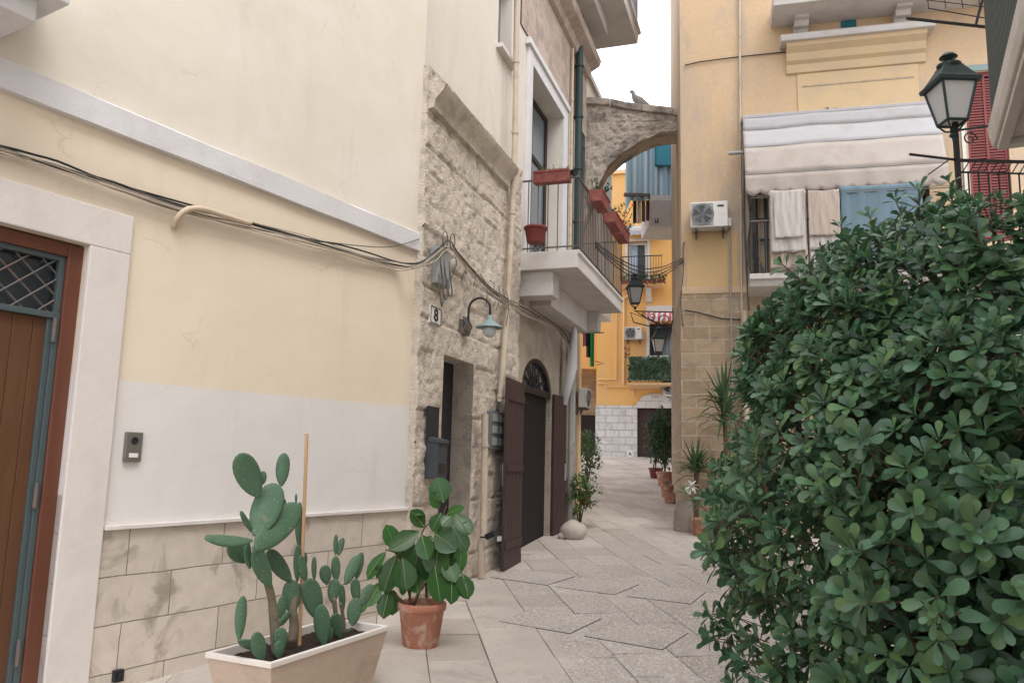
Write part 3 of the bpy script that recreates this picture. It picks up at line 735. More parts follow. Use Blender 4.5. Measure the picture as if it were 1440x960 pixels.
def round_pot(loc, r, h, mat, label, name='flower_pot', cat='flower pot', grp=None, rz=0):
    t = thing(name, label, cat, loc, rz, grp)
    mm = MB(); mm.lathe([(r*.72, 0), (r*.74, .01), (r*.93, h*.8), (r*.95, h*.82), (r*1.0, h*.83), (r*1.03, h*.86), (r*1.03, h*.97), (r*1.0, h), (r*.93, h), (r*.90, h*.97), (r*.88, h*.85)], 36)
    mm.build('pot', mat, t, smooth='auto')
    mm = MB(); mm.lathe([(.0005, h*.80), (r*.885, h*.82), (r*.885, h*.84), (.0005, h*.87)], 24); mm.build('soil', M['soil'], t)
    return t
p = FB.loc(750, 350, -.45); round_pot(FB.world((p.x+.1, -.45, 4.636)), .17, .24, M['darkred'], 'dark red round pot standing on the balcony floor behind the near railing')
t = on(FB, (SL0+.03, -.9, 5.79), 'small_potted_plant', 'small black potted succulent on top of the near balcony rail', 'potted plant')
m = MB(); m.lathe([(.035, 0), (.05, .07), (.052, .08)], 12); m.build('pot', M['blackplastic'], t)
m = MB(); 
for i in range(14): leaf(m, Vector((0, 0, .07)), Vector((math.cos(i*2.4), math.sin(i*2.4), .5)), Vector((0, 0, 1)), .08, .03, ELLI)
m.build('foliage', M['leafdark'], t)

# --- fixtures on B
p = FB.loc(613, 444, -.11); t = on(FB, p, 'house_number_sign', 'white enamel plate with house number 8 on the rough stone', 'house number')
m = MB(); m.box((-.15, -.0, -.10), (.15, .03, .10)); m.build('plate', M['whitepaper'], t, bevel=.003)
m = MB()
for a, b in (((-.145, -.006, -.095), (.145, -.0, -.087)), ((-.145, -.006, .087), (.145, -.0, .095)), ((-.145, -.006, -.087), (-.137, 0, .087)), ((.137, -.006, -.087), (.145, 0, .087))): m.box(a, b)
m.build('border', M['ink'], t)
def text(s, size, mat, parent, loc, rx=PI/2, ext=.002, rz=0):
    cu = bpy.data.curves.new('lettering', 'FONT'); cu.body = s; cu.size = size; cu.extrude = ext; cu.align_x = 'CENTER'; cu.align_y = 'CENTER'; cu.offset = size*.02
    o = bpy.data.objects.new('tmp', cu); me = bpy.data.meshes.new_from_object(o); bpy.data.objects.remove(o)
    me.materials.clear(); me.materials.append(mat)
    q_ = bpy.data.objects.new('numeral' if s == '8' else 'lettering', me); COL.objects.link(q_); q_.parent = parent; q_.location = loc; q_.rotation_euler = (rx, 0, rz); return q_
text('8', .19, M['ink'], t, (0, -.004, 0)).scale = (1.3, 1, 1)
# wall lamp
p = FB.loc(652, 458, -.10); t = on(FB, p, 'wall_lamp', 'gooseneck wall lamp with greenish metal shade above the narrow doorway', 'wall lamp')
m = MB(); m.box((-.10, -.03, -.12), (.06, .06, .07)); 
for i in range(5): m.tube([(-.12+.04*i, -.04, .1), (-.1+.05*i, -.07, 0), (-.12+.05*i, -.03, -.12)], .011, 6)
m.build('mounting_plate', M['greyiron'], t, bevel=.004)
m = MB(); arm = [(0, -.04, -.08), (0, -.06, .12)]+[(0, -.06-.14*(1-math.cos(q)), .20+.14*math.sin(q)) for q in [PI*i/12 for i in range(13)]]+[(0, -.34, .12)]
m.tube(arm, .014, 10); m.build('arm', M['iron'], t, smooth=True)
sh = MB(); sh.lathe([(.022, .12), (.035, .10), (.045, .06), (.06, .05), (.10, .02), (.165, -.025), (.168, -.035), (.16, -.032), (.09, .01), (.02, .03)], 28, (0, -.34, 0)); sh = sh.build('lamp_shade', M['verd'], t, smooth='auto')
m = MB(); m.ellip((0, -.34, -.07), (.085, .085, .085), 20); m.build('globe', M['milk'], t, smooth=True)
# pipes
def pipe_thing(name, label, pts, r, mat, cat='pipe', clips=True, n=10):
    t = thing(name, label, cat, pts[0])
    mm = MB(); loc = [Vector(q)-Vector(pts[0]) for q in pts]; mm.tube(loc, r, n); mm.build('pipe_run', mat, t, smooth='auto')
    if clips:
        for a, b in zip(loc, loc[1:]):
            L_ = (b-a).length
            for k in range(1, int(L_/1.1)+1):
                c = a+(b-a)*(k*1.1/L_) if k*1.1 < L_ else b; dd = (b-a).normalized()*.02; mm = MB(); mm.tube([c-dd, c+dd], r*1.25, n); mm.build('pipe_clip', mat, t)
    return t
def fbp(fr, pts, ly): return [fr.world(fr.loc(u, v, ly)) for u, v in pts]
pipe_thing('downpipe', 'long beige downpipe running down the right edge of the stone wall', fbp(FB, [(727, -10), (724, 200), (719, 330), (712, 450), (703, 565)], -.16), .042, M['pipe'], 'downpipe')
t = pipe_thing('standpipe', 'short beige standpipe rising from the paving beside the meter panel', fbp(FB, [(677, 812), (677, 765), (680, 750), (682, 582)], -.20), .045, M['pipe'], 'pipe')
m = MB(); m.box((-.06, -.16, -.04), (.06, -.02, .03), Matrix.Rotation(R(-25), 4, 'X'))
p = FB.loc(682, 755, -.26); t2 = on(FB, p, 'spotlight', 'small black floodlight clipped low on the short beige standpipe', 'spotlight'); m.build('lamp_head', M['blackplastic'], t2, bevel=.01)
m = MB(); m.box((-.05, -.20, -.035), (.05, -.175, .02)); m.build('lens', M['milk'], t2)
m = MB(); m.box((-.01, -.04, -.01), (.01, .06, .01)); m.build('bracket', M['iron'], t2)
# cream duct beside downpipe, dark green downpipe
p = FB.loc(815, 240, -.1)
tdp = fbp(FB, [(825, 60), (815, 240), (810, 350)], -.1)
x_dr = FB.loc(813, 240, -.1).x
pipe_thing('green_downpipe', 'dark green rainwater downpipe between the balcony door and the stone arch', [FB.world((x_dr, -.1, 10.6)), FB.world((x_dr, -.1, 4.64))], .075, M['greenpipe'], 'downpipe', n=14)
pipe_thing('thin_downpipe', 'thin cream pipe alongside the dark green downpipe', [FB.world((x_dr-.38, -.05, 9.7)), FB.world((x_dr-.38, -.05, 4.64))], .03, M['pipe'])
pipe_thing('corner_downpipe', 'grey downpipe on the wall end past the plum door', [FB.world((6.75, -.10, 3.9)), FB.world((6.75, -.10, .2))], .05, M['greybox'], 'downpipe')
# mailbox & panel
p = FB.loc(611, 605, -.14); t = on(FB, p, 'letter_box', 'black letter box with dark back panel on the jamb of the narrow doorway', 'letter box')
m = MB(); m.box((-.16, 0, -.10), (.12, .03, .26)); m.build('back_panel', M['blackplastic'], t, bevel=.004)
m = MB(); m.box((-.14, -.11, -.52), (.13, .05, -.12)); m.prism([(.05, -.12), (-.13, -.14), (-.12, -.10), (.05, -.06)], -.15, .14); m.build('box', pm('charcoal_metal', (.05, .055, .06), .15, 8, .5, .1), t, bevel=.006)
m = MB(); m.box((-.09, -.115, -.46), (.08, -.11, -.36)); m.build('name_slot', M['blackplastic'], t)
# meter panel
p0 = FB.loc(686, 577, -.1); p1 = FB.loc(706, 633, -.1); t = on(FB, ((p0.x+p1.x)/2, -.1, p1.z), 'meter_cabinet', 'grey metal meter cabinet between standpipe and plum door leaf', 'meter box')
W_ = (p1.x-p0.x)/2; H_ = p0.z-p1.z
m = MB(); m.box((-W_, -.05, 0), (W_, .08, H_)); m.build('cabinet', M['metalbox'], t, bevel=.008)
m = MB()
for i in range(2):
    for j in range(3): m.box((-W_+.06+i*W_*.95, -.058, .06+j*H_*.31), (-W_+W_*.85+i*W_*.95, -.05, .06+j*H_*.31+H_*.2))
m.build('louvre', M['greybox'], t)
# junction box with cable tangle
p = FB.loc(620, 378, -.13); t = on(FB, p, 'junction_box', 'grey junction box under the peak of the cable bundle', 'junction box')
m = MB(); m.box((-.17, -.05, -.20), (.17, .09, .22)); m.build('box', M['greybox'], t, bevel=.012)
m = MB(); rn = random.Random(4)
for k in range(3):
    x = -.16+.12*k+rn.uniform(-.05, .05); m.tube(smooth_path([Vector(q) for q in ((x, -.06, -.1), (x-.03, -.09, -.3), (x+.05, -.09, -.46+.09*k), (x+.10, -.08, -.25), (x+.03, -.04, .15))], 4), .008, 6)
for k in (1, 3): m.tube([(x0_ + .07*math.cos(q), -.05-.02*k, .32+.10*math.sin(q)) for q in [2*PI*i/14 for i in range(15)] for x0_ in (-.13+.06*k,)], .006, 6)
m.build('cable_loop', M['cable2'], t, smooth=True)

# cable bundle
t = thing('cable_bundle', 'sagging bundle of black and beige cables across the yellow wall and over the stone wall', 'cables', FA.world((-5, 0, 3.3)))
base = FA.world((-5, 0, 3.3)); rn = random.Random(9)
SA = [(-160, 165), (0, 210), (80, 234), (160, 260), (250, 291), (350, 317), (430, 337), (500, 357), (560, 373)]
SB = [(590, 373), (612, 360), (632, 343), (648, 364), (680, 400), (712, 422), (740, 438), (775, 458), (796, 478), (806, 500)]
for k in range(9):
    pa = [FA.world(FA.loc(u, v+rn.uniform(-3, 3)+(k-4)*1.2, -.05-.012*(k % 3))) for u, v in SA]
    pb = [FB.world(FB.loc(u, v+rn.uniform(-3, 3)+(k-4)*1.0, -.17-.015*(k % 3))) for u, v in SB]
    P = smooth_path(pa+pb, 5); P = [q_-base+Vector((0, 0, .008*noise.noise(Vector((i*.35, k*7, 0))))) for i, q_ in enumerate(P)]
    mm = MB(); mm.tube(P, rn.choice([.005, .006, .009]), 6); mm.build('cable', M[['cable', 'cable3', 'cable2', 'cable', 'cable3', 'cable3', 'cable2', 'cable3', 'cable3'][k]], t, smooth=True)
m = MB()
for k in range(7):
    a = FB.world(FB.loc(640+12*k, 362+8*k, -.18))-base; b = a+Vector((rn.uniform(-.05, .1), 0, -rn.uniform(.2, .5))); m.tube(smooth_path([a, a*.5+b*.5+Vector((.04, 0, .05)), b], 4), .006, 5)
m.build('loose_wire', M['cable2'], t)
hp = [FA.world(FA.loc(u, v, ly))-base for u, v, ly in ((244, 319, -.01), (250, 306, -.06), (263, 295, -.09), (285, 294, -.09), (315, 303, -.09), (352, 315, -.08))]
m = MB(); m.tube(smooth_path(hp, 5), .024, 10); m.build('conduit_hose', M['hose'], t, smooth=True)
t = thing('thin_wire', 'thin single wire looping from the string course to the stone wall edge', 'cable', FA.world((-1, 0, 3.7)))
m = MB(); b0 = FA.world((-1, 0, 3.7)); m.tube(smooth_path([FA.world(FA.loc(u, v, -.07))-b0 for u, v in ((440, 337), (500, 345), (550, 347), (590, 336))], 5), .005, 5); m.build('wire', M['cable2'], t)

# ================================================================== L2: house behind, bridging the side passage
tL = thing('far_cream_house', 'narrow strip of cream house rising beyond the green downpipe', 'building', (1.35, 18.2, 0), FB.rz)
m = MB(); m.box((.0, 0, 5.6), (5, 5, 11.6)); m.build('wall', M['creamB'], tL)
m = MB(); m.box((-.05, -.08, 11.6), (5.05, 5, 11.75)); m.build('roof_edge', M['slab'], tL)
# air conditioner etc later ------------------------------------------------

# ================================================================== STONE ARCH
FR_ = Frame(0, 17.0, 97)
sc_ = 17.0/17.5
top = [(1.45, 9.86), (2.2, 9.82), (2.8, 9.74), (3.3, 9.62), (3.95, 9.47)]
top = [FR_.loc(u, v) for u, v in ((815, 139), (850, 139), (885, 147), (925, 151), (966, 156), (990, 158))]
inn = [FR_.loc(u, v) for u, v in ((815, 330), (838, 268), (843, 257), (855, 233), (878, 213), (902, 198), (928, 187), (951, 184), (972, 187), (990, 192))]
def interp(P, x):
    if x <= P[0].x: return P[0].z
    for a, b in zip(P, P[1:]):
        if x <= b.x: return a.z+(b.z-a.z)*(x-a.x)/(b.x-a.x)
    return P[-1].z
tR = thing('stone_arch', 'weathered rubble stone arch spanning the alley between the houses', 'arch', FR_.world((top[0].x, 0, 0)), FR_.rz)
x0_, x1_ = top[0].x, top[-1].x; ox = x0_
rb = blocks(11, 0, 4, 5, 11, .2, .16, .42); rbd = blockdisp(rb, .03, .05, .03)
m = MB(); TH = .75
m.grid(110, 60, lambda u, v: ((lambda x: (x-ox, -rbd(x, interp(inn, x)+(interp(top, x)-.16-interp(inn, x))*v), interp(inn, x)+(interp(top, x)-.16-interp(inn, x))*v))(x0_+(x1_-x0_)*u)))
m.grid(110, 8, lambda u, v: ((lambda x: (x-ox, TH*v-(rbd(x, interp(inn, x)) if v == 0 else 0), interp(inn, x)+.03*noise.noise(Vector((x*6, v*5, 0)))*(0 < v < 1)))(x0_+(x1_-x0_)*u)))
m.grid(110, 1, lambda u, v: ((lambda x: (x-ox, TH, interp(inn, x)+(interp(top, x)-.16-interp(inn, x))*v))(x0_+(x1_-x0_)*u)))
m.build('arch_masonry', M['rubble'], tR, smooth=True)
m = MB(); n_ = 8; rn = random.Random(5)
for i in range(n_):
    xa = x0_+(x1_-x0_)*i/n_; xb = x0_+(x1_-x0_)*(i+1)/n_-.003; dz = rn.uniform(-.008, .008)
    za, zb_ = interp(top, xa)+dz, interp(top, xb)+dz
    m.add([(xa-ox, -.09, za-.16), (xb-ox, -.09, zb_-.16), (xb-ox, TH+.05, zb_-.16), (xa-ox, TH+.05, za-.16), (xa-ox, -.09, za), (xb-ox, -.09, zb_), (xb-ox, TH+.05, zb_), (xa-ox, TH+.05, za)], [(0,3,2,1),(4,5,6,7),(0,1,5,4),(1,2,6,5),(2,3,7,6),(3,0,4,7)])
m.build('coping', M['rubble'], tR, bevel=.02)
# bird
p = FR_.loc(896, 146, .2); t = on(FR_, (p.x, .2, interp(top, p.x)+.0), 'bird', 'pale grey bird perched on top of the stone arch', 'bird')
m = MB(); m.tube([(-.135, 0, .30), (-.115, 0, .31), (-.095, 0, .315), (-.07, 0, .30), (-.06, 0, .25), (-.03, 0, .19), (.04, 0, .14), (.12, 0, .09), (.20, 0, .05), (.26, 0, .02)], [.004, .018, .032, .033, .036, .062, .075, .055, .025, .008], 12); m.build('body', M['bird'], t, smooth=True)
m = MB(); m.tube([(-.125, 0, .305), (-.165, 0, .297)], [.008, .002], 6); m.build('beak', M['ink'], t)
m = MB(); m.tube([(.0, .025, .10), (.0, .025, .0)], .006, 5); m.tube([(.0, -.025, .10), (.0, -.025, .0)], .006, 5); m.build('legs', M['bark'], t)
t.scale = (1.35, 1.35, 1.35)

# ================================================================== BUILDING C (right, facing the viewer)
CO = (3.3, 15.1); FC = Frame(CO[0], CO[1], 104.4); FG = Frame(CO[0], CO[1], 9.6)
ZL = 4.82
tC = thing('corner_house', 'peach plastered corner house with exposed tufo blocks below and a long white awning', 'building', (CO[0], CO[1], 0), FC.rz)
m = MB(); facade(m, 0, 9, ZL, 15, [(1.75, 4.5, 5.0, 8.0, .3), (1.75+3.44, 5.85, 5.6, 8.85, .12)], 0); m.build('wall', M['peach'], tC)
rowsC = blocks(21, -1, 12, 0, 5, .262, .5, .54); 
m = MB(); facade(m, -.032, 9, 0, ZL, [], -.03); m.build('block_wall', M['tufo'], tC)
sw = MB(); facade(sw, -.032, 5.4, 0, ZL, [], .03, out=1); swo = sw.build('side_block_wall', M['tufo'], tC); swo.rotation_euler = (0, 0, FG.rz-FC.rz)
sw = MB(); facade(sw, 0, 5.4, ZL, 15, [], .0, out=1); swo = sw.build('side_wall', M['peach'], tC); swo.rotation_euler = (0, 0, FG.rz-FC.rz)
m = MB(); m.box((.0, -.045, ZL-.05), (9, .0, ZL+.09)); m.build('ledge', M['peach'], tC, bevel=.015)
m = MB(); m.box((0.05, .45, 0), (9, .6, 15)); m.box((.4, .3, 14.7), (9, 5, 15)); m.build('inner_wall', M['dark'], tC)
m = MB(); m.box((.10, -.012, ZL+.09), (1.06, 0, 6.02)); m.build('ochre_patch', M['peachclean'], tC)
# worn flared foot at the corner
# entablature above awning
mp = [(0, 9.12), (-.05, 9.14), (-.07, 9.3), (-.13, 9.36), (-.16, 9.5), (-.26, 9.6), (-.28, 9.68), (0, 9.68)]
m = MB(); m.prism(mp, 2.05, 4.55); m.build('moulding', M['peachmould'], tC, bevel=.006)
m = MB(); m.prism([(0, 9.68), (-.34, 9.68), (-.36, 9.76), (-.33, 9.82), (0, 9.96)], 1.94, 4.68); m.build('moulding_top', M['slab'], tC, bevel=.015)
m = MB(); m.box((2.25, -.02, 8.0), (4.42, 0, 9.12)); m.build('panel', M['peachmould'], tC, bevel=.004)
m = MB(); m.box((2.33, -.028, 8.84), (4.34, -.02, 8.87)); m.build('panel_line', M['tufo'], tC)
# top balcony with corbels
tb = MB(); tb.prism([(0, 10.15), (-.78, 10.18), (-.80, 10.32), (-.86, 10.36), (-.86, 10.44), (0, 10.44)], 1.78, 6.2); tb = tb.build('balcony', M['slab'], tC, bevel=.01)
for x in (2.2, 4.02):
    m = MB(); m.prism([(0, 9.95), (-.10, 9.93), (-.14, 10.0), (-.26, 10.0), (-.30, 10.1), (-.42, 10.1), (-.42, 10.17), (0, 10.17)], x, x+.27); m.build('corbel', M['slab'], tb, bevel=.012)
m = MB(); rail_run(m, (1.85, -.8, 0), (6.1, -.8, 0), 10.44, 11.5, .13, .011); m.box((1.85, -.82, 11.48), (6.1, -.78, 11.51)); m.build('railing', M['greyiron'], tb)
vt = MB(); vt.box((3.09, -.02, 9.97), (3.37, 0, 10.15))
for i in range(4): vt.box((3.11, -.035, 9.985+i*.042), (3.35, -.02, 10.005+i*.042))
vt.build('vent', M['teal'], tC)
# window recess behind awning
m = MB(); m.box((1.77, .26, 5.0), (2.7, .29, 8.0)); m.box((1.8, .24, 5.1), (2.2, .262, 7.9)); m.box((2.25, .24, 5.1), (2.65, .262, 7.9)); m.build('window', M['cream'], tC, bevel=.01)
m = MB(); m.box((2.7, .27, 5.0), (4.5, .3, 8.0)); m.build('glass_door', M['glassdark'], tC)
# lower balcony
lb = MB(); lb.prism([(0, 4.68), (-.70, 4.74), (-.74, 4.84), (-.80, 4.86), (-.80, 4.96), (0, 4.96)], 1.24, 5.0); lb = lb.build('balcony', M['slab'], tC, bevel=.01)
m = MB(); rail_run(m, (1.3, -.02, 0), (1.3, -.76, 0), 4.96, 5.95, .12, .01); rail_run(m, (1.3, -.76, 0), (4.95, -.76, 0), 4.96, 5.95, .12, .01); m.box((1.28, -.78, 5.94), (4.97, -.74, 5.97)); m.box((1.28, -.74, 5.94), (1.32, 0, 5.97)); m.build('railing', M['greyiron'], lb)
# maroon shutters, right
sh = MB(); sh.box((5.19, .04, 5.6), (5.24, .10, 8.85)); sh.box((5.80, .04, 5.6), (5.85, .10, 8.85)); sh.box((5.24, .04, 8.77), (5.8, .1, 8.85)); sh.box((5.50, .035, 5.6), (5.54, .1, 8.77))
for i in range(58): sh.box((5.24, .05, 5.62+i*.054), (5.8, .09, 5.655+i*.054), Matrix.Identity(4))
sh.build('shutter', M['shutter'], tC)
m = MB(); m.box((5.1, -.02, 8.87), (5.95, .0, 8.99)); m.build('shutter_lintel', M['verd'], tC)
m = MB(); m.box((5.08, -.04, 5.6), (5.14, 0, 8.85)); m.build('shutter_jamb', M['offwhite'], tC)

# awning
t = on(FC, (1.2, 0, 6.4), 'awning', 'long dirty white and pinkish drop awning with scalloped edge above the laundry', 'awning')
AW = 3.42
def aw(ya, za, yb, zb, nrow, wav, nm, mat):
    mm = MB(); mm.grid(60, nrow, lambda u, v: (AW*u, ya+(yb-ya)*v+wav*noise.noise(Vector((u*9, v*3, 2)))*(.2+v), za+(zb-za)*v+.02*noise.noise(Vector((u*4, 0, 9))))); return mm.build(nm, mat, t, smooth=True, solid=.006)
P0 = FC.loc(1047, 163, -.28); zt = P0.z-6.4
z1_ = FC.loc(1047, 208, -.55).z-6.4; z2_ = FC.loc(1047, 247, -.72).z-6.4; z3_ = FC.loc(1047, 264, -.76).z-6.4
aw(-.22, zt, -.30, zt-.32, 3, .01, 'hood_fabric', M['awnw']); aw(-.305, zt-.32, -.55, z1_, 4, .012, 'upper_fabric', M['awnw']); aw(-.555, z1_, -.76, z2_, 5, .018, 'drop_fabric', M['awnp'])
mm = MB(); mm.grid(150, 4, lambda u, v: (AW*u, -.77-.02*math.sin(u*40)*v, z2_+(z3_-z2_-.10-.075*abs(math.sin(u*PI*13)))*v)); mm.build('valance', M['awnp'], t, smooth=True, solid=.005)
mm = MB()
for a, b in ((-.305, zt-.32), (-.555, z1_), (-.77, z2_)): mm.tube([(0, a-.004, b), (AW, a-.004, b)], .008, 6)
mm.tube([(-.28, -.42, zt-.80), (0, -.42, zt-.80)], .035, 10); mm.build('seam_bar', M['tufo'] if False else M['greybox'], t)
mm = MB(); mm.box((-.02, -.24, zt-.05), (AW+.02, .0, zt+.03)); mm.build('housing', M['awnw'], t, bevel=.02)
for x in (.03, AW-.03): mm = MB(); mm.tube([(x, -.02, zt-.55), (x, -.5, z1_-.35), (x, -.74, z2_)], .016, 8); mm.build('folding_arm', M['greyiron'], t)
m = MB(); rn = random.Random(8)
for i in range(14): 
    p0 = Vector((1.45+rn.uniform(0, .32), -.15+rn.uniform(-.04, .04), zt+.03)); m.tube([p0, p0+Vector((rn.uniform(-.06, .06), 0, rn.uniform(.02, .06)))], .006, 4)
    leaf(m, p0+Vector((0, 0, .02)), rdir(rn), Vector((0, 0, 1)), .05, .03, SMALL)
m.build('dry_leaves', M['bark'], t)
# laundry
def cloth(px0, px1, v0, v1, ly, mat, name, label, cat, wav=.03, seed=0, grp=None, fr=FC, skew=0):
    a = fr.loc(px0, v0, ly); b = fr.loc(px1, v0, ly); c = fr.loc(px0, v1, ly)
    t = on(fr, (a.x, ly, c.z), name, label, cat, grp); W_ = b.x-a.x; H_ = a.z-c.z
    mm = MB(); mm.grid(36, 24, lambda u, v: (W_*u+skew*(1-v)*.5+.01*noise.noise(Vector((v*4, seed, 0))), wav*noise.noise(Vector((u*W_*7, seed, v*.7)))*(.3+1-v)-.005*math.sin(u*W_*31+seed+3*noise.noise(Vector((u*3, v*2, seed))))*(1-v*.6)+.012*noise.noise(Vector((u*W_*16, seed+3, v*2.5)))+.006*noise.noise(Vector((u*W_*40, seed+8, v*9))), H_*v-.02*math.sin(u*PI)*(v > .96)-(.03*noise.noise(Vector((u*4, seed, 5))) if v < .04 else 0)))
    mm.build('cloth', mat, t, smooth=True, solid=.005); return t
LG = 'washing hung on the balcony under the awning'
cloth(1081, 1133, 271, 378, -.84, M['tow2'], 'hanging_cloth', 'long beige cloth behind the cream towel at the left of the laundry', 'laundry', .05, 1, LG)
cloth(1083, 1131, 268, 355, -.90, M['tow1'], 'hanging_towel', 'cream towel with folded band hanging leftmost on the line', 'laundry', .03, 2, LG)
cloth(1088, 1128, 268, 335, -.95, M['tow1'], 'hanging_towel', 'short cream towel on top of the leftmost cream towel', 'laundry', .03, 5, LG)
cloth(1136, 1180, 268, 350, -.86, M['tow1'], 'hanging_towel', 'cream towel next to the blue sheet', 'laundry', .03, 3, LG)
cloth(1136, 1179, 268, 332, -.90, M['tow2'], 'hanging_towel', 'pale beige towel folded over the towel next to the blue sheet', 'laundry', .03, 7, LG)
cloth(1138, 1200, 340, 384, -.82, M['tow1'], 'hanging_cloth', 'grey white cloth hanging low on the balcony rail under the towels', 'laundry', .04, 6, LG)
cloth(1181, 1296, 262, 380, -.84, M['blue'], 'hanging_sheet', 'wide blue sheet hanging under the right half of the awning', 'laundry', .05, 4, LG)
t = on(FC, (1.3, -.84, 6.35), 'clothes_line', 'metal clothes line rail carrying the washing under the awning', 'clothes line'); m = MB()
m.tube([(0, 0, .02), (3.4, 0, .02)], .010, 6); m.tube([(0, -.05, .04), (3.4, -.05, .04)], .006, 6); m.tube([(0, 0, .02), (0, .83, .02)], .012, 6); m.tube([(3.4, 0, .02), (3.4, .83, .02)], .012, 6); m.build('rail', M['greyiron'], t)
# dark corner posts and hoses below awning
t = on(FC, (1.36, -.12, 4.96), 'post_frame', 'dark metal post with coiled hoses at the left end of the laundry balcony', 'metal frame')
m = MB(); m.box((0, 0, 0), (.08, .06, 2.0)); m.box((.2, 0, 0), (.26, .05, 1.9)); m.box((.08, .01, 1.2), (.45, .04, 1.25)); m.box((.08, .01, .8), (.45, .04, .84)); m.build('post', M['greeniron'], t, bevel=.004)
m = MB()
for k in range(6): m.tube(smooth_path([Vector((-.12+.03*k, -.03-.02*k, 1.9)), Vector((-.06+.02*k, -.05, 1.2)), Vector((-.14+.04*k, -.05, .5)), Vector((.0+.05*k, -.06, .1)), Vector((.25+.03*k, -.05, .12))], 5), .014, 6)
m.build('hose', M['cable2'], t, smooth=True)

# air conditioner builder
def aircon(fr, p, W_, H_, label, out=-1, D_=.32, side=-1):
    t = on(fr, p, 'air_conditioner', label, 'air conditioner', 'air conditioner units on the houses')
    y0, y1 = (-.06-D_, -.06)
    mm = MB(); mm.box((0, y0, 0), (W_, y1, H_)); bd_ = mm.build('casing', M['offwhite'], t, bevel=.012)
    mm = MB(); mm.box((W_*.04, y0-.008, H_*.06), (W_*.62, y0-.0, H_*.94)); mm.build('fan_recess', M['greybox'], t, bevel=.01)
    mm = MB(); cx, cz, r_ = W_*.33, H_*.5, H_*.42
    for k in range(6):
        rr = r_*(k+1)/6; mm.tube([(cx+rr*math.cos(q), y0-.018, cz+rr*math.sin(q)) for q in [2*PI*i/24 for i in range(25)]], .006, 5)
    for k in range(14):
        q = 2*PI*k/14; mm.tube([(cx, y0-.018, cz), (cx+r_*math.cos(q), y0-.018, cz+r_*math.sin(q))], .004, 4)
    mm.build('fan_grille', M['metalbox'], t)
    mm = MB()
    for k in range(5):
        q = 2*PI*k/5; mm.add([(cx, y0-.010, cz), (cx+r_*.9*math.cos(q), y0-.014, cz+r_*.9*math.sin(q)), (cx+r_*.9*math.cos(q+.8), y0-.009, cz+r_*.9*math.sin(q+.8))], [(0, 1, 2)])
    mm.build('fan', M['blackplastic'], t)
    mm = MB(); mm.box((W_*.73, y0-.006, H_*.78), (W_*.90, y0, H_*.85)); mm.build('badge', M['ink'], t)
    for x in (W_*.12, W_*.85): mm = MB(); mm.prism([(0, -.14), (-.04, -.14), (-.08, -.04), (y0+.03, -.04), (y0+.03, 0), (0, 0)], x, x+.035); mm.build('bracket', M['greyiron'], t)
    mm = MB(); mm.box((W_, y1-.16, H_*.1), (W_+.07, y1-.02, H_*.42)); mm.build('valve_cover', M['offwhite'], t, bevel=.01)
    return t
a = FC.loc(971, 320, -.38); b = FC.loc(1023, 282, -.38); aircon(FC, (a.x, 0, a.z), b.x-a.x, b.z-a.z, 'white air conditioner unit on the peach wall left of the awning')
pipe_thing('condensate_hose', 'thin grey hose hanging straight down below the large air conditioner', fbp(FC, [(1026, 318), (1027, 400), (1030, 520), (1031, 600)], -.09), .016, M['greybox'], 'hose')
pipe_thing('conduit', 'tall thin conduit running down the peach wall beside the awning', fbp(FC, [(1040, -20), (1041, 200), (1043, 437)], -.05), .022, M['pipe'], 'conduit')
pipe_thing('conduit', 'brown cable hugging the awning end and the laundry balcony', fbp(FC, [(1047, 210), (1046, 300), (1049, 370), (1053, 437)], -.06), .016, M['cable2'], 'conduit', False)
pipe_thing('drain_pipe', 'thick cream drain pipe starting halfway up the tufo blocks', fbp(FC, [(1046, 437), (1048, 560), (1050, 640)], -.12), .06, M['pipe'], 'drain pipe', n=14)
pipe_thing('wall_cable', 'black cable crossing the peach wall below the top balcony', [p_ for p_ in fbp(FC, [(963, 92), (985, 87), (1040, 80), (1098, 74), (1180, 64)], -.03)], .012, M['cable'], 'cable', False, 6)
pipe_thing('wall_cable', 'dark cable drooping across the tufo blocks below the ledge', [p_ for p_ in fbp(FC, [(963, 436), (985, 440), (1015, 448), (1060, 450), (1090, 447)], -.06)], .012, M['cable'], 'cable', False, 6)
# cables at the corner of C facing the alley, and crossing to balcony
t = thing('corner_cables', 'cables clipped to the corner of the peach house', 'cables', FC.world((0, 0, 3))); b0 = FC.world((0, 0, 3)); m = MB()
for k in range(2): m.tube(smooth_path([Vector(q)-b0+Vector((-.015*k, 0, 0)) for q in fbp(FC, [(963, 340), (961, 352), (962, 372), (960, 395+8*k), (958, 420), (961, 460)], -.03)], 4), .004, 5)
m.build('cable', M['cable'], t, smooth=True)
t = thing('overhead_cable', 'cable slung over the alley from the first balcony to the peach house corner', 'cable', FB.world((5, -1, 5))); b0 = FB.world((5, -1, 5)); m = MB()
A_ = FB.world((4.6, -1.0, 5.05)); B_ = FC.world(FC.loc(960, 363, -.03))
for k in range(4):
    P = [A_.lerp(B_, i/14)-Vector((0, 0, (.32+.04*k)*math.sin(PI*i/14)))-b0+Vector((0, 0, -.03*k+.02*noise.noise(Vector((i*.6, k, 0))))) for i in range(15)]; m.tube(P, .010, 5)
m.build('cable', M['cable'], t, smooth=True)

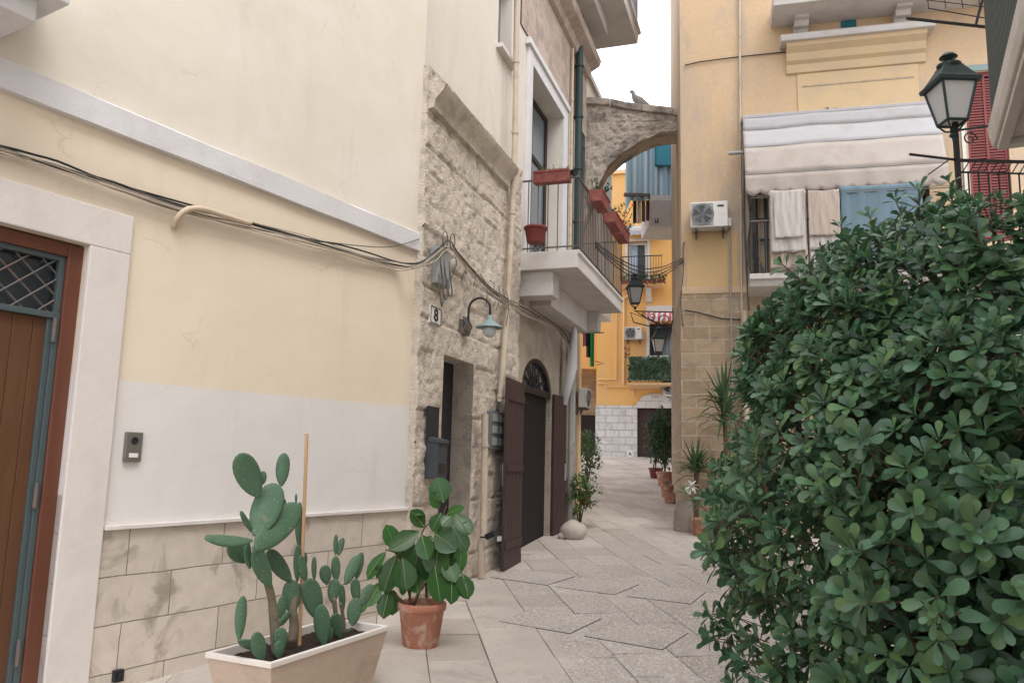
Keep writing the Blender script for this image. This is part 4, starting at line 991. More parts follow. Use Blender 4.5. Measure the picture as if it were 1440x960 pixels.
# ================================================================== right-hand near house E
FE = Frame(4.4, 7.3, 26.6)
tE = thing('near_house', 'near house on the right with projecting balcony and green ribbed railing panel', 'building', (4.4, 7.3, 0), FE.rz)
m = MB(); m.box((-9, -1.4, -.5), (3.6, -1.0, 12)); m.build('wall', M['cream'], tE)
eb = MB(); eb.prism([(-1.0, 3.95), (-.03, 3.95), (-.01, 4.02), (0, 4.12), (-1.0, 4.14)], -9, -1.71); eb = eb.build('balcony', M['slab'], tE, bevel=.01)
m = MB(); m.prism([(-.12, 3.90), (-.05, 3.90), (-.05, 3.951), (-.12, 3.951)], -9, -1.8); m.prism([(-.9, 3.9), (-.82, 3.9), (-.82, 3.951), (-.9, 3.951)], -9, -1.8); m.box((-1.9, -.82, 3.9), (-1.8, -.12, 3.951)); m.build('soffit_moulding', M['slab'], eb, bevel=.006)
m = MB(); x = -7.0
while x < -1.76: m.box((x, -.06, 4.18), (x+.038, -.03, 5.6)); x += .062
m.box((-7, -.065, 4.16), (-1.74, -.025, 4.2)); m.box((-7, -.065, 5.58), (-1.74, -.025, 5.62))
y = -.1
while y > -.98: m.box((-1.79, y-.038, 4.18), (-1.76, y, 5.6)); y -= .062
m.build('railing', M['teal'] if False else M['greeniron'], eb)
# lower iron balcony F
YF = 9.0
pc = atY(1346, 225, YF); pr = atY(1450, 209, YF)
tF = thing('iron_balcony', 'wrought iron balcony railing of the right-hand house above the bush', 'balcony', (pc.x, pc.y, 0), 0)
zt_ = pc.z
m = MB(); m.box((0, 0, 3.86), (3.5, 2.5, 3.98)); m.build('slab', M['slab'], tF, bevel=.01)
m = MB(); m.box((0, -.02, zt_-.02), (3.4, .02, zt_+.01)); m.box((0, -.015, zt_-.16), (3.4, .015, zt_-.145)); rail_run(m, (0, 0, 0), (3.4, 0, 0), 3.98, zt_-.15, .12, .01); 
for i in range(14): m.tube([(0.06+i*.17, 0, zt_-.145), (.14+i*.17, 0, zt_-.02)], .007, 5); m.tube([(0.14+i*.17, 0, zt_-.145), (.22+i*.17, 0, zt_-.02)], .007, 5)
m.box((-.025, -.025, 3.98), (.025, .025, zt_+.55)); m.build('railing', M['iron'], tF)
t = thing('clothes_rack', 'iron clothes line arm sticking out left from the railing corner', 'clothes rack', (pc.x, pc.y, zt_)); pl = atY(1279, 217, YF)-pc
m = MB(); m.tube([(0, 0, 0), (pl.x, 0, pl.z)], .016, 6); m.tube([(pl.x*.15, 0, pl.z*.15), (pl.x*.15, .5, 0)], .008, 5); m.build('arm', M['iron'], t)
# lantern builder
def lantern(loc, s, label, grp='street lanterns', rz=0, glass='milk'):
    t = thing('street_lantern', label, 'street lamp', loc, rz, grp)
    mm = MB(); k = .175*s; kb = .10*s; h = .50*s
    for sx in (-1, 1):
        for sy in (-1, 1): mm.tube([(sx*kb, sy*kb, .10*s), (sx*k, sy*k, h)], .014*s, 5)
    for zz, w_ in ((.10*s, kb), (h, k)):
        for sx in (-1, 1): mm.tube([(sx*w_, -w_, zz), (sx*w_, w_, zz)], .016*s, 5); mm.tube([(-w_, sx*w_, zz), (w_, sx*w_, zz)], .016*s, 5)
    for sx in (-1, 1):
        for sy in (-1, 1): mm.tube([(sx*kb, sy*kb, .10*s), (sx*kb*.5, sy*kb*.5, .02*s), (0, 0, 0)], .010*s, 5)
    mm.lathe([(.02*s, -.06*s), (.04*s, -.04*s), (.02*s, 0), (.03*s, .02*s)], 10); mm.build('frame', M['greeniron'], t)
    mm = MB(); 
    mm.add([(sx*a_, sy*a_, z_) for z_, a_ in ((.105*s, kb*.93), (h-.005*s, k*.95)) for sx, sy in ((-1, -1), (1, -1), (1, 1), (-1, 1))], [(i, (i+1) % 4, 4+(i+1) % 4, 4+i) for i in range(4)]+[(0, 1, 2, 3), (4, 5, 6, 7)]); mm.build('glass', M[glass], t)
    rf = MB(); q4 = PI/4; s2 = math.sqrt(2)
    rf.lathe([(.21*s*s2, h-.01*s), (.215*s*s2, h+.03*s), (.18*s*s2, h+.06*s)], 4, rot0=q4); rf.lathe([(.18*s*s2, h+.06*s), (.10*s*s2, h+.20*s), (.10*s*s2, h+.21*s)], 4, rot0=q4); rf.lathe([(.115*s, h+.21*s), (.12*s, h+.24*s), (.05*s, h+.27*s), (.03*s, h+.29*s), (.055*s, h+.31*s), (.09*s, h+.325*s), (.06*s, h+.36*s), (.01*s, h+.38*s)], 16); rf.build('roof', M['greeniron'], t)
    return t
lb_ = atY(1340, 186, YF); lt_ = atY(1334, 72, YF); s_ = (lt_.z-lb_.z)/.90
lt = lantern(lb_, s_, 'large dark street lantern on the iron railing in front of the awning', rz=.35)
m = MB(); dx = pc.x-lb_.x; m.tube(smooth_path([Vector((0, 0, -.03)), Vector((dx*.4, 0, -.12)), Vector((dx, 0, -.10))], 4), .02, 8); m.tube([(0, 0, -.0), (dx+.0, 0, .02), (.62, 0, .12)], .014, 6)
m.tube([Vector(q)+Vector((0, 0, 0)) for q in spiral((dx+.17, 0, -.08), .09, 1.4)], .009, 6); m.build('bracket', M['greeniron'], lt); lt.rotation_euler.z = 0
# clothes rack high right
YR = 9.6
P = [atY(u, v, YR) for u, v in ((1275, 26), (1384, 38), (1400, 2), (1300, -12), (1372, 36), (1392, -40))]; b0 = P[0]
t = thing('clothes_rack', 'iron clothes rack of thin bars high up at the right beside the green railing', 'clothes rack', b0); m = MB()
m.tube([P[0]-b0, P[1]-b0], .022, 6); m.tube([P[4]-b0, P[5]-b0], .018, 6); m.tube([P[1]-b0, P[1]-b0+Vector((.9, .5, .0))], .018, 6)
for k in range(4):
    a = atY(1306+k*24, 12, YR)-b0; m.tube([a, a+Vector((-.02, .0, .28))], .006, 5)
m.tube([atY(1305, 12, YR)-b0, atY(1398, 28, YR)-b0], .008, 5); m.tube([atY(1300, 0, YR)-b0, atY(1400, 12, YR)-b0], .006, 5)
m.build('bars', M['iron'], t)

# ================================================================== alley right wall things
# mid lantern on scroll bracket
def scroll_lamp(wallpt, lamppt, label, s=1.0):
    lt = lantern(lamppt, s, label, rz=0)
    v_ = wallpt-lamppt; L_ = v_.length; e = v_.normalized(); m = MB(); zt0 = -.10*s
    def Q(a, b): return e*a+Vector((0, 0, b))
    m.tube([Q(-.02, zt0), Q(L_, zt0)], .016, 6)
    def sp(cx, cz, r0, sg, turns, n=30): return [Q(cx+sg*r0*(1-.78*i/n)*math.cos(turns*2*PI*i/n), cz-r0*(1-.78*i/n)*math.sin(turns*2*PI*i/n)) for i in range(n+1)]
    m.tube(sp(L_-.22, zt0-.21, .20, 1, 1.6), .013, 6); m.tube(sp(L_*.45, zt0-.12, .10, -1, 1.5), .011, 6); m.tube(sp(L_*.22, zt0-.07, .06, -1, 1.4), .010, 6)
    m.tube(smooth_path([Q(.06, zt0-.03), Q(L_*.4, zt0-.22), Q(L_*.7, zt0-.36), Q(L_-.04, zt0-.44)], 5), .013, 6); m.tube([Q(L_, zt0+.1), Q(L_, zt0-.5)], .02, 6)
    m.build('scroll_bracket', M['iron'], lt); return lt
g = FG.loc(946, 437, .02); wp = FG.world(g)
yl = 19.5; wp = Vector((FG.world((4.46, 0, 0)).x, yl, 0)); lpb = atY(893, 432, yl); wp.z = lpb.z
scroll_lamp(wp, lpb, 'dark street lantern on a scroll bracket in the middle of the alley, under the arch', 1.0)
yl = 23.5; lp2 = atY(926, 500, yl); wp2 = Vector((lp2.x+.75, yl, lp2.z)); 
l2 = lantern(lp2, 1.0, 'distant lantern against the window under the striped awning')
m = MB(); m.tube([(0, 0, .85), (0, 0, 1.0), (-.85, 0, 1.3), (-.75, 0, 1.0), (.4, 0, .75)], .02, 6); m.tube([(0, 0, .85), (.8, 0, .95)], .02, 6); m.build('wall_bracket', M['iron'], l2)
# R2: blue grey house beyond
tR2 = thing('blue_grey_house', 'tall blue grey house side rising behind the peach corner house', 'building', (4.45, 20.8, 0), Frame(0, 0, 11.5).rz)
m = MB(); m.box((0, -5, 8.2), (5.2, 0, 22)); m.build('wall', M['bluegrey'], tR2)
m = MB(); m.box((0, -5, 0), (1.2, -.12, 8.2)); m.build('lower_wall', M['peach'], tR2)
# balcony with striped curtain
YS = 21.8
pa, pb = atY(887, 203, YS), atY(947, 282, YS)
t = thing('striped_curtain', 'blue and white striped curtain enclosing the high balcony beyond the arch', 'curtain', (pa.x, YS, pb.z)); W_ = pb.x-pa.x+.2; H_ = pa.z-pb.z
m = MB(); m.grid(60, 10, lambda u, v: (W_*u+.0+.15*(1-v)*(u < .3)*0, .05*math.sin(u*34)+(-.2*u)*0, (H_+.25)*v-.04*math.sin(u*9)*(1-v))); m.build('fabric', M['bluestripe'], t, smooth=True, solid=.01)
m = MB(); m.grid(4, 10, lambda u, v: (0.02, 1.2*u, H_*v)); m.build('side_fabric', M['bluestripe'], t)
c0, c1 = atY(921, 200, YS-.1), atY(946, 234, YS-.1)
t = thing('roller_shutter', 'bright aqua roller blind above the striped curtain', 'blind', (c0.x, YS-.12, c1.z)); m = MB(); m.box((.03, 0, .03), (c1.x-c0.x+.3, .04, 1.2)); 
for i in range(20): m.box((.03, -.008, .04+i*.055), (c1.x-c0.x+.3, 0, .08+i*.055))
m.build('slats', M['aqua'], t); m = MB(); m.box((0, -.02, 0), (.03, .05, 1.2)); m.box((0, -.02, 0), (c1.x-c0.x+.3, .05, .03)); m.build('frame', M['teal'], t)
s0, s1 = atY(914, 276, YS), atY(947, 317, YS)
t = thing('high_balcony', 'concrete balcony slab carrying the striped curtain beyond the arch', 'balcony', (s0.x, YS-.1, s1.z)); m = MB(); m.prism([(0, s0.z-s1.z), (0, s0.z-s1.z-.15), (.25, .02), (1.6, 0), (1.6, s0.z-s1.z)], 0, 1.6); m.build('slab', M['slab'], t, bevel=.01)
m = MB(); m.box((-.75, .02, s0.z-s1.z-.02), (0, .15, s0.z-s1.z+.06)); m.build('edge_beam', M['greyiron'], t)
# clothes hanging under it
t = thing('hanging_laundry', 'dark patterned clothes hanging in a row beneath the striped curtain', 'laundry', (atY(891, 310, YS).x, YS+.1, atY(891, 316, YS).z)); rn = random.Random(6)
for k in range(6):
    m = MB(); x0 = k*.125; hh = .55+.15*rn.random(); m.grid(6, 8, lambda u, v: (x0+.10*u, .03*math.sin(u*6+k), .75-hh*v)); m.build('garment', M[['ink', 'tow1', 'bark', 'darkred', 'tow2', 'ink'][k]], t, solid=.01)
m = MB(); m.tube([(-.05, 0, .76), (.9, 0, .76)], .01, 5); m.build('line', M['iron'], t)

# ================================================================== far ORANGE building
FO = Frame(4.08, 29.66, 104)
tO = thing('orange_house', 'bright orange house closing the end of the alley with whitewashed stone base', 'building', (4.08, 29.66, 0), FO.rz)
ZO = 3.62
fw_ = (.32, 1.06, 8.3, 9.95, .25); ww_ = (1.14, 2.15, 5.5, 6.72, .25); dw_ = (.68, 2.1, 1.4, 3.55, .3)
m = MB(); facade(m, -.85, 7, ZO, 12.7, [fw_, ww_]); m.box((-.86, 0.01, ZO), (-.85, 6, 12.7)); m.build('wall', M['orange'], tO)
m = MB(); facade(m, -.85, 7, 1.2, ZO, [dw_], -.03); m.box((-.88, -.02, 1.2), (-.85, 6, ZO)); m.build('stone_base', M['whitestone'], tO)
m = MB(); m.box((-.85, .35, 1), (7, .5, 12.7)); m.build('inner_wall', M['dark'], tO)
m = MB(); m.box((-.9, -.1, 12.7), (7, 6, 12.85)); m.build('roof_edge', M['orangetrim'], tO)
dd = MB(); dd.box((.68, .1, 1.4), (1.36, .14, 3.55)); 
for i in range(8): dd.box((.74, .085, 1.6+i*.24), (1.30, .1, 1.78+i*.24))
dd.box((1.38, .2, 1.4), (2.1, .24, 3.55)); dd.build('door', M['plum'], tO)
m = MB(); m.prism([(.62, ZO-.1), (.7, ZO+.12), (.9, ZO+.35), (1.2, ZO+.45), (2.6, ZO+.45), (2.6, ZO-.1)], -.12, -.03, 'y'); m.build('door_head', M['whitestone'], tO, bevel=.01)
wn = MB(); wn.box((.34, .12, 8.3), (.42, .18, 9.93)); wn.box((.96, .12, 8.3), (1.04, .18, 9.93)); wn.box((.42, .12, 9.83), (.96, .18, 9.93)); wn = wn.build('window', M['offwhite'], tO)
m = MB(); m.box((.42, .2, 8.3), (.96, .22, 9.83)); m.build('pane', M['glassdark'], wn); m = MB(); m.grid(16, 2, lambda u, v: (.42+.26*u, .16+.02*math.sin(u*22), 8.32+1.5*v)); m.build('curtain', M['bluecurtain'], wn, smooth=True, solid=.01)
m = MB(); m.box((.22, -.03, 8.3), (.32, 0, 10.05)); m.box((1.06, -.03, 8.3), (1.16, 0, 10.05)); m.box((.32, -.03, 9.95), (1.06, 0, 10.05)); m.build('trim', M['offwhite'], wn, bevel=.005)
wn = MB(); wn.box((1.14, .15, 5.5), (2.15, .18, 6.72)); wn = wn.build('window', M['glassdark'], tO)
m = MB(); m.box((1.02, -.03, 5.35), (1.14, 0, 7.0)); m.box((1.14, -.03, 5.38), (2.3, 0, 5.5)); m.box((1.02, -.03, 7.0), (2.4, 0, 7.4)); m.build('trim', M['offwhite'], wn)
m = MB()
for i in range(8): m.tube([(1.2+i*.13, .05, 5.5), (1.2+i*.13, .05, 6.72)], .01, 4)
m.build('grille', M['iron'], wn)
def obalc(x0, x1, z0, label_r):
    b_ = MB(); b_.prism([(0, z0-.2), (-.6, z0-.08), (-.62, z0), (0, z0)], x0, x1); b_ = b_.build('balcony', M['orangetrim'], tO, bevel=.01)
    m = MB(); rail_run(m, (x0+.03, -.58, 0), (x1-.03, -.58, 0), z0, z0+.95, .10, .009); rail_run(m, (x0+.03, -.58, 0), (x0+.03, 0, 0), z0, z0+.95, .12, .009); m.box((x0, -.6, z0+.94), (x1, -.56, z0+.97)); m.box((x0+.01, -.6, z0+.94), (x0+.05, 0, z0+.97)); m.build('railing', M['iron'], b_)
    m = MB(); m.prism([(0, z0-.75), (-.14, z0-.7), (-.3, z0-.19), (0, z0-.19)], (x0+x1)/2+.15, (x0+x1)/2+.35); m.build('corbel', M['offwhite'], b_, bevel=.01)
    return b_
obalc(.08, 1.66, 8.25, ''); obalc(.40, 2.6, 4.42, '')
# plants row along upper far balcony
t = on(FO, (.1, -.62, 8.15), 'balcony_plants', 'row of green plants along the floor of the far upper balcony', 'plants'); m = MB(); rn = random.Random(31)
for i in range(420): p0 = Vector((rn.uniform(0, 1.7), rn.uniform(-.12, .05), rn.uniform(.02, .35))); leaf(m, p0, rdir(rn), Vector((0, 0, 1)), .11, .05, SMALL)
m.build('foliage', M['leafdark'], t); m = MB(); 
for i in range(5): m.box((.05+i*.33, -.08, -.0), (.33+i*.33, .04, .12))
m.build('trough', M['redpl'], t)
t = on(FO, (.42, -.63, 4.5), 'leafy_screen', 'patterned ivy leaf screen tied to the far lower balcony railing', 'screen'); m = MB(); 
for i in range(800): p0 = Vector((rn.uniform(0, 1.9), rn.uniform(-.04, .0), rn.uniform(.02, .85))); leaf(m, p0, rdir(rn)+Vector((0, -.6, 0)), Vector((0, -1, .3)), .09, .07, SMALL)
m.build('ivy_leaves', M['leafdark'], t); m = MB(); m.box((0, .005, 0), (1.95, .012, .88)); m.build('backing', M['verd'], t)
t = on(FO, (.35, -.5, 5.36), 'potted_plant', 'small plant with red flowers at the left corner of the far lower balcony', 'potted plant'); m = MB(); m2 = MB()
for i in range(60): leaf(m, Vector((rn.uniform(-.1, .1), 0, rn.uniform(0, .45))), rdir(rn), Vector((0, 0, 1)), .08, .04, SMALL)
for i in range(8): m2.ellip((rn.uniform(-.1, .1), -.03, rn.uniform(.1, .4)), (.03, .03, .03), 6)
m.build('foliage', M['leafdark'], t); m2.build('blossoms', M['redflower'], t)
# awnings
t = on(FO, (.20, 0, 10.0), 'small_awning', 'small white awning over the far french window', 'awning'); m = MB(); m.grid(40, 3, lambda u, v: (1.38*u, -.5*v, .45-.22*v)); m.grid(60, 2, lambda u, v: (1.38*u, -.5, .23-(.13+.05*abs(math.sin(u*PI*7)))*v)); m.build('fabric', M['awnw'], t, solid=.01)
m = MB(); m.box((-.02, -.1, .42), (1.42, 0, .55)); m.build('housing', M['offwhite'], t)
t = on(FO, (1.08, 0, 6.75), 'striped_awning', 'small red and white striped awning over the far barred window', 'awning'); m = MB(); m.grid(30, 3, lambda u, v: (1.5*u, -.55*v, .42-.28*v)); m.grid(60, 2, lambda u, v: (1.5*u, -.55, .14-(.13+.05*abs(math.sin(u*PI*7)))*v)); m.build('fabric', M['redstripe'], t, solid=.01)
aircon(FO, (.25, 0, 6.08), .62, .46, 'small white air conditioner on the orange wall beside the striped awning')
a_ = aircon(FO, (1.72, 0, 3.95), .62, .9, 'tall white air conditioner at the right edge of the orange house beside the lower balcony')
for lab, pts in (('orange painted gas pipe running along the wall above the white base', [(-.8, 4.45), (-.5, 4.45), (-.5, 4.32), (.55, 4.32), (.55, 4.0)]), ('orange painted pipe dropping down the orange wall left of the air conditioner', [(-.3, 8.0), (-.3, 7.4), (-.1, 7.3), (-.1, 4.6), (-.8, 4.6)])):
    pipe_thing('gas_pipe', lab, [FO.world((x, -.05, z)) for x, z in pts], .025, M['orangetrim'], 'gas pipe', False)
pipe_thing('orange_downpipe', 'orange downpipe with funnel joint on the orange wall', [FO.world((-.02+.5, -.06, 7.9)), FO.world((.18, -.06, 7.7)), FO.world((.18, -.06, 4.4))], .04, M['orangetrim'], 'downpipe')
p = FO.loc(886, 641, -.15); t = on(FO, (p.x, -.16, 1.68), 'floor_sign', 'small white sign with black mark at the foot of the white stone base', 'sign'); m = MB(); m.box((-.12, 0, 0), (.12, .015, .28)); m.build('board', M['whitepaper'], t); text('A', .18, M['ink'], t, (0, -.003, .14))

# left side of the end: ochre house in the passage
tP = thing('ochre_house', 'shadowed ochre house at the end of the narrow side passage', 'building', (0, 31.5, 1.0), 0)
m = MB(); m.box((-4, 0, 4.2), (4.2, .3, 10)); m.build('wall', M['orange'], tP); m = MB(); m.box((-4, 1.2, 0), (4.2, 1.4, 5.2)); m.build('recessed_wall', M['tufo'], tP)
m = MB(); m.box((2.9, 1.0, 0), (3.5, 1.15, 2.4)); m.build('door', M['darkwood'], tP)
# small side wall strip with air conditioner
FQ = Frame(FB.world((7.72, 0, 0)).x, FB.world((7.72, 0, 0)).y, 18.24)
tQ = thing('low_side_house', 'cream rendered wall corner just past the portal house', 'building', (FQ.o.x, FQ.o.y, .3), FQ.rz)
m = MB(); m.box((0, -.03, 0), (.16, .5, 4.0)); m.build('wall', M['orangetrim'], tQ)
p = FQ.loc(813, 569, -.2); a_ = aircon(FQ, (-.22, 0, p.z), .36, .38, 'beige air conditioner projecting from the left wall past the portal', D_=.17)
# clothes rack with colourful clothes past left wall
p = atY(824, 466, 21); t = thing('clothes_rack', 'rack with pink, black and green clothes hanging from the left wall past the balcony', 'clothes rack', p)
m = MB(); m.tube([(-.6, 0, .05), (.32, -.3, .2)], .014, 5); m.tube([(-.6, .3, -.05), (.5, .1, .0)], .014, 5); m.tube([(.3, 0, -.9), (.5, 0, -.85), (.25, 0, -.8)], .012, 5); m.build('arm', M['iron'], t)
for k, (x, mt, hh) in enumerate(((-.22, 'tow1', .5), (-.08, 'petal', .4), (.02, 'ink', .7), (.12, 'cl', .95))):
    if mt == 'cl': mat = pm('green_garment', (.05, .35, .12), .05, 5, .9, .1)
    elif mt == 'petal': mat = pm('pink_garment', (.55, .2, .28), .05, 5, .9, .1)
    else: mat = M[mt]
    m = MB(); m.grid(6, 8, lambda u, v: (x+.10*u, .03*math.sin(u*7+k), -hh*v)); m.build('garment', mat, t, solid=.012)
# folded white parasol/curtain cloth
p = FB.world(FB.loc(808, 470, -.25)); t = thing('gathered_cloth', 'gathered white cloth tied hanging by the wall end under the balcony', 'cloth', p)
m = MB(); m.tube([(0, 0, .25), (0, 0, 0), (-.05, 0, -.6), (-.18, .0, -1.3)], [.02, .05, .11, .06], 12); m.build('cloth', M['curtain'], t, smooth=True)

# ================================================================== PLANTS and street things
def bushy(name, label, cat, loc, rad, h, n, L, W, mat, seed=0, prof=SMALL, grp=None, z0=.15, stems=6, pot=None, lean=0):
    rn = random.Random(seed); t = thing(name, label, cat, loc, 0, grp); lm = MB(); st = MB()
    for k in range(stems):
        q = rn.uniform(0, 6.28); e = Vector((math.cos(q)*rad*.6, math.sin(q)*rad*.6, h*rn.uniform(.7, 1))); st.tube([Vector((0, 0, 0)), e*.5+Vector((0, 0, h*.1)), e], [.014, .009, .004], 5)
    for i in range(n):
        d_ = rdir(rn)*rn.random()**.35; p0 = Vector((d_.x*rad, d_.y*rad, z0+(h-z0)*(d_.z*.5+.5))); k = 1+.35*noise.noise(p0*4+Vector((seed, 0, 0)))
        p0.x *= k; p0.y *= k; leaf(lm, p0, (rdir(rn)+Vector((d_.x, d_.y, .3))), Vector((0, 0, 1)), L*rn.uniform(.7, 1.2), W*rn.uniform(.7, 1.2), prof, .2, .3)
    lm.build('foliage', mat, t); st.build('stem', M['stem'], t); return t
def strappy(name, label, cat, loc, h, n, W, mat, seed=0, spread=1.0, trunk=0, grp=None, r=None):
    rn = random.Random(seed); t = thing(name, label, cat, loc, 0, grp); lm = MB()
    for i in range(n):
        q = i*2.4+rn.uniform(-.3, .3); th = rn.uniform(.15, 1.35)*spread; d_ = Vector((math.cos(q)*math.sin(th), math.sin(q)*math.sin(th), math.cos(th)))
        L_ = h*rn.uniform(.6, 1.05); s = Vector((-math.sin(q), math.cos(q), 0)); vs = []; fs = []
        b_ = Vector((0, 0, trunk*(1-.25*rn.random())))
        for j in range(8):
            t_ = j/7; c = b_+d_*(L_*t_)+Vector((0, 0, -.55*L_*t_*t_*math.sin(th))); w_ = W*.5*(1-t_**2.2)*(.6+.4*min(1, t_*4)); nn = Vector((0, 0, 1))*w_*.3
            vs += [c-s*w_+nn, c, c+s*w_+nn]
        for j in range(7): a = 3*j; fs += [(a, a+1, a+4, a+3), (a+1, a+2, a+5, a+4)]
        lm.add(vs, fs)
    lm.build('leaves', mat, t)
    if trunk: m = MB(); m.tube([(0, 0, 0), (.02, 0, trunk*.6), (0, 0, trunk)], [.05, .04, .045], 8); m.build('stem', M['bark'], t)
    return t
def pot_at(u, v, r, h, label, mat='terra', grp='terracotta pots along the alley'):
    p = gnd(u, v); return round_pot(p, r, h, M[mat], label, grp=grp), p
# right row
t, p = pot_at(943, 707, .17, .24, 'low terracotta pot nearest the stone bollard in the alley row')
strappy('spiky_plant', 'sparse spiky plant in the low terracotta pot by the bollard', 'plant', p+Vector((0, 0, .18)), .32, 10, .03, M['leafyucca'], 41)
t, p = pot_at(938, 699, .16, .3, 'middle terracotta pot in the alley row'); strappy('spiky_plant', 'small dark spiky plant in the middle terracotta pot', 'plant', p+Vector((0, 0, .24)), .3, 10, .03, M['leafdark'], 42)
t, p = pot_at(935, 683, .23, .38, 'large terracotta pot under the tall dark shrub'); 
bushy('tall_shrub', 'tall dark shrub standing in the large terracotta pot', 'shrub', p+Vector((0, 0, .3)), .33, 1.85, 900, .17, .05, M['leafdark'], 43, ELLI)
p = gnd(922, 672); round_pot(p, .2, .3, M['darkred'], 'dark pot farthest along the right side of the alley', grp='terracotta pots along the alley'); bushy('tall_shrub', 'tall dark shrub farthest along the alley before the orange house', 'shrub', p+Vector((0, 0, .25)), .28, 1.75, 600, .17, .05, M['leafdark'], 44, ELLI)
# bollard
p = atY(963, 700, 14.82); p.z = zg(p.y)-.02; t = thing('stone_bollard', 'worn round stone guard post at the foot of the peach house corner', 'bollard', p+Vector((0, -.0, 0)))
m = MB(); n_ = 20
m.grid(n_, 12, lambda u, v: ((lambda r_: (r_*math.cos(2*PI*u), r_*math.sin(2*PI*u), (.56*v)))((.21-.03*v-.10*max(0, v-.75)*1.8+.02*noise.noise(Vector((math.cos(2*PI*u)*2, math.sin(2*PI*u)*2, v*4)))))))
m.add([(0, 0, .58)]+[(.135*math.cos(2*PI*i/20), .135*math.sin(2*PI*i/20), .555) for i in range(20)], [(0, 1+i, 1+(i+1) % 20) for i in range(20)]); m.build('stone', M['bollard'], t, smooth=True)
# plants near bollard
p = atY(986, 700, 14.35); p.z = zg(p.y); pp = p; round_pot(p, .2, .32, M['terra'], 'terracotta pot half hidden between the bollard and the big bush', grp='terracotta pots along the alley')
strappy('dracaena', 'drooping strap leaved plant behind the bollard', 'plant', pp+Vector((-.08, .05, .28)), .85, 60, .055, M['leafyucca'], 45, .95, trunk=.95)
t = thing('white_flower', 'white flower head above the stone bollard', 'flower', atY(972, 684, 13.9)); m = MB(); rn = random.Random(12)
for i in range(26): d_ = rdir(rn); leaf(m, d_*.02, d_, Vector((.3, .2, .9)), .13, .045, ELLI)
m.build('petals', M['petal'], t); m = MB(); m.tube([(0, 0, 0), (.05, .1, -.3), (.12, .25, -.75)], .008, 5); m.build('stem', M['stem'], t)
p = atY(1014, 700, 14.1); p.z = zg(p.y); pz = p.z
round_pot(p, .24, .36, M['darkred'], 'red pot of the tall yucca behind the bush', grp='terracotta pots along the alley')
strappy('yucca', 'tall yucca with pointed leaves in front of the tufo blocks', 'yucca', Vector((p.x+.08, p.y, pz+.3)), 1.0, 70, .065, M['leafyucca'], 46, 1.05, trunk=2.15)
# left side boulders and plants
def boulder(loc, r, label, seed):
    t = thing('boulder', label, 'boulder', loc, 0, 'pale boulders by the portal'); m = MB(); m.ellip((0, 0, r[2]*.75), r, 24)
    m.v = [tuple(Vector(v)*(1+.10*noise.fractal(Vector(v)*4+Vector((seed, 0, 0)), 1, 2, 4))) for v in m.v]; m.build('stone', M['boulder'], t, smooth=True); return t
boulder(gnd(806, 757), (.23, .2, .17), 'pale rounded boulder at the foot of the right door leaf', 1)
boulder(gnd(803, 737), (.16, .16, .18), 'smaller pale boulder right behind the front boulder', 2)
boulder(gnd(790, 757), (.07, .07, .06), 'small dark stone beside the front boulder', 3)
p = gnd(815, 742); bushy('small_shrub', 'small leafy shrub behind the boulders on the left', 'shrub', p, .34, 1.0, 420, .10, .055, M['leafmid'], 51, SMALL, z0=.25)
p = atY(822, 668, 17.8); t = round_pot(Vector((p.x, p.y, zg(p.y))), .16, .3, M['darkred'], 'dark pot by the left wall past the boulders', grp='terracotta pots along the alley')
bushy('climbing_plant', 'airy yellowish green climber above the left wall pots', 'plant', Vector((p.x+.05, p.y, zg(p.y)+.3)), .33, 1.35, 380, .10, .06, M['leafmid'], 52, SMALL, z0=.1)
bushy('dark_plant', 'dark shrub in the mouth of the side passage', 'shrub', Vector((2.55, 26, zg(26))), .35, 1.2, 300, .12, .06, M['leafdark'], 53, SMALL)

# ------------------------------------------------------------------ planter with cacti
zt_ = .30
c1, c2, c0 = atZ(381, 932, zt_), atZ(548, 879, zt_), atZ(316, 909, zt_)
ex = (c2-c1); LP = ex.length; ex.normalize(); ey = Vector((-ex.y, ex.x, 0)); WP = (c0-c1).dot(ey)
ang = math.atan2(ex.y, ex.x); gz = zg(c1.y)
cen = c1+ex*LP/2+ey*WP/2
t = thing('stone_planter', 'rectangular tapered pale stone planter holding the prickly pears', 'planter', (cen.x, cen.y, gz), ang); HP = zt_-gz
def rect(l, w_, z): return [(-l/2, -w_/2, z), (l/2, -w_/2, z), (l/2, w_/2, z), (-l/2, w_/2, z)]
m = MB(); r0, r1 = rect(LP*.80, WP*.72, 0), rect(LP*.985, WP*.97, HP-.03); m.add(r0+r1, [(0, 3, 2, 1)]+[(i, (i+1) % 4, 4+(i+1) % 4, 4+i) for i in range(4)]); m.build('body', M['planter'], t, bevel=.008)
m = MB(); o0, o1, i1, i0 = rect(LP, WP, HP-.03), rect(LP, WP, HP), rect(LP-.06, WP-.06, HP), rect(LP-.075, WP-.075, HP-.10)
m.add(o0+o1+i1+i0, [(i, (i+1) % 4, 4+(i+1) % 4, 4+i) for i in range(4)]+[(4+i, 4+(i+1) % 4, 8+(i+1) % 4, 8+i) for i in range(4)]+[(8+i, 8+(i+1) % 4, 12+(i+1) % 4, 12+i) for i in range(4)]); m.build('rim', M['rimwhite'], t, bevel=.004)
m = MB(); m.grid(50, 20, lambda u, v: ((LP-.07)*(u-.5), (WP-.07)*(v-.5), HP-.055+.02*noise.fractal(Vector((u*14, v*6, 0)), 1, 2, 4))); m.build('soil', M['soil'], t, smooth=False)
PL = cen.y
def zc(x, y):   # zoomed picture coords of the cactus study -> photo pixels
    return (280+x/2.668, 600+y/2.668)
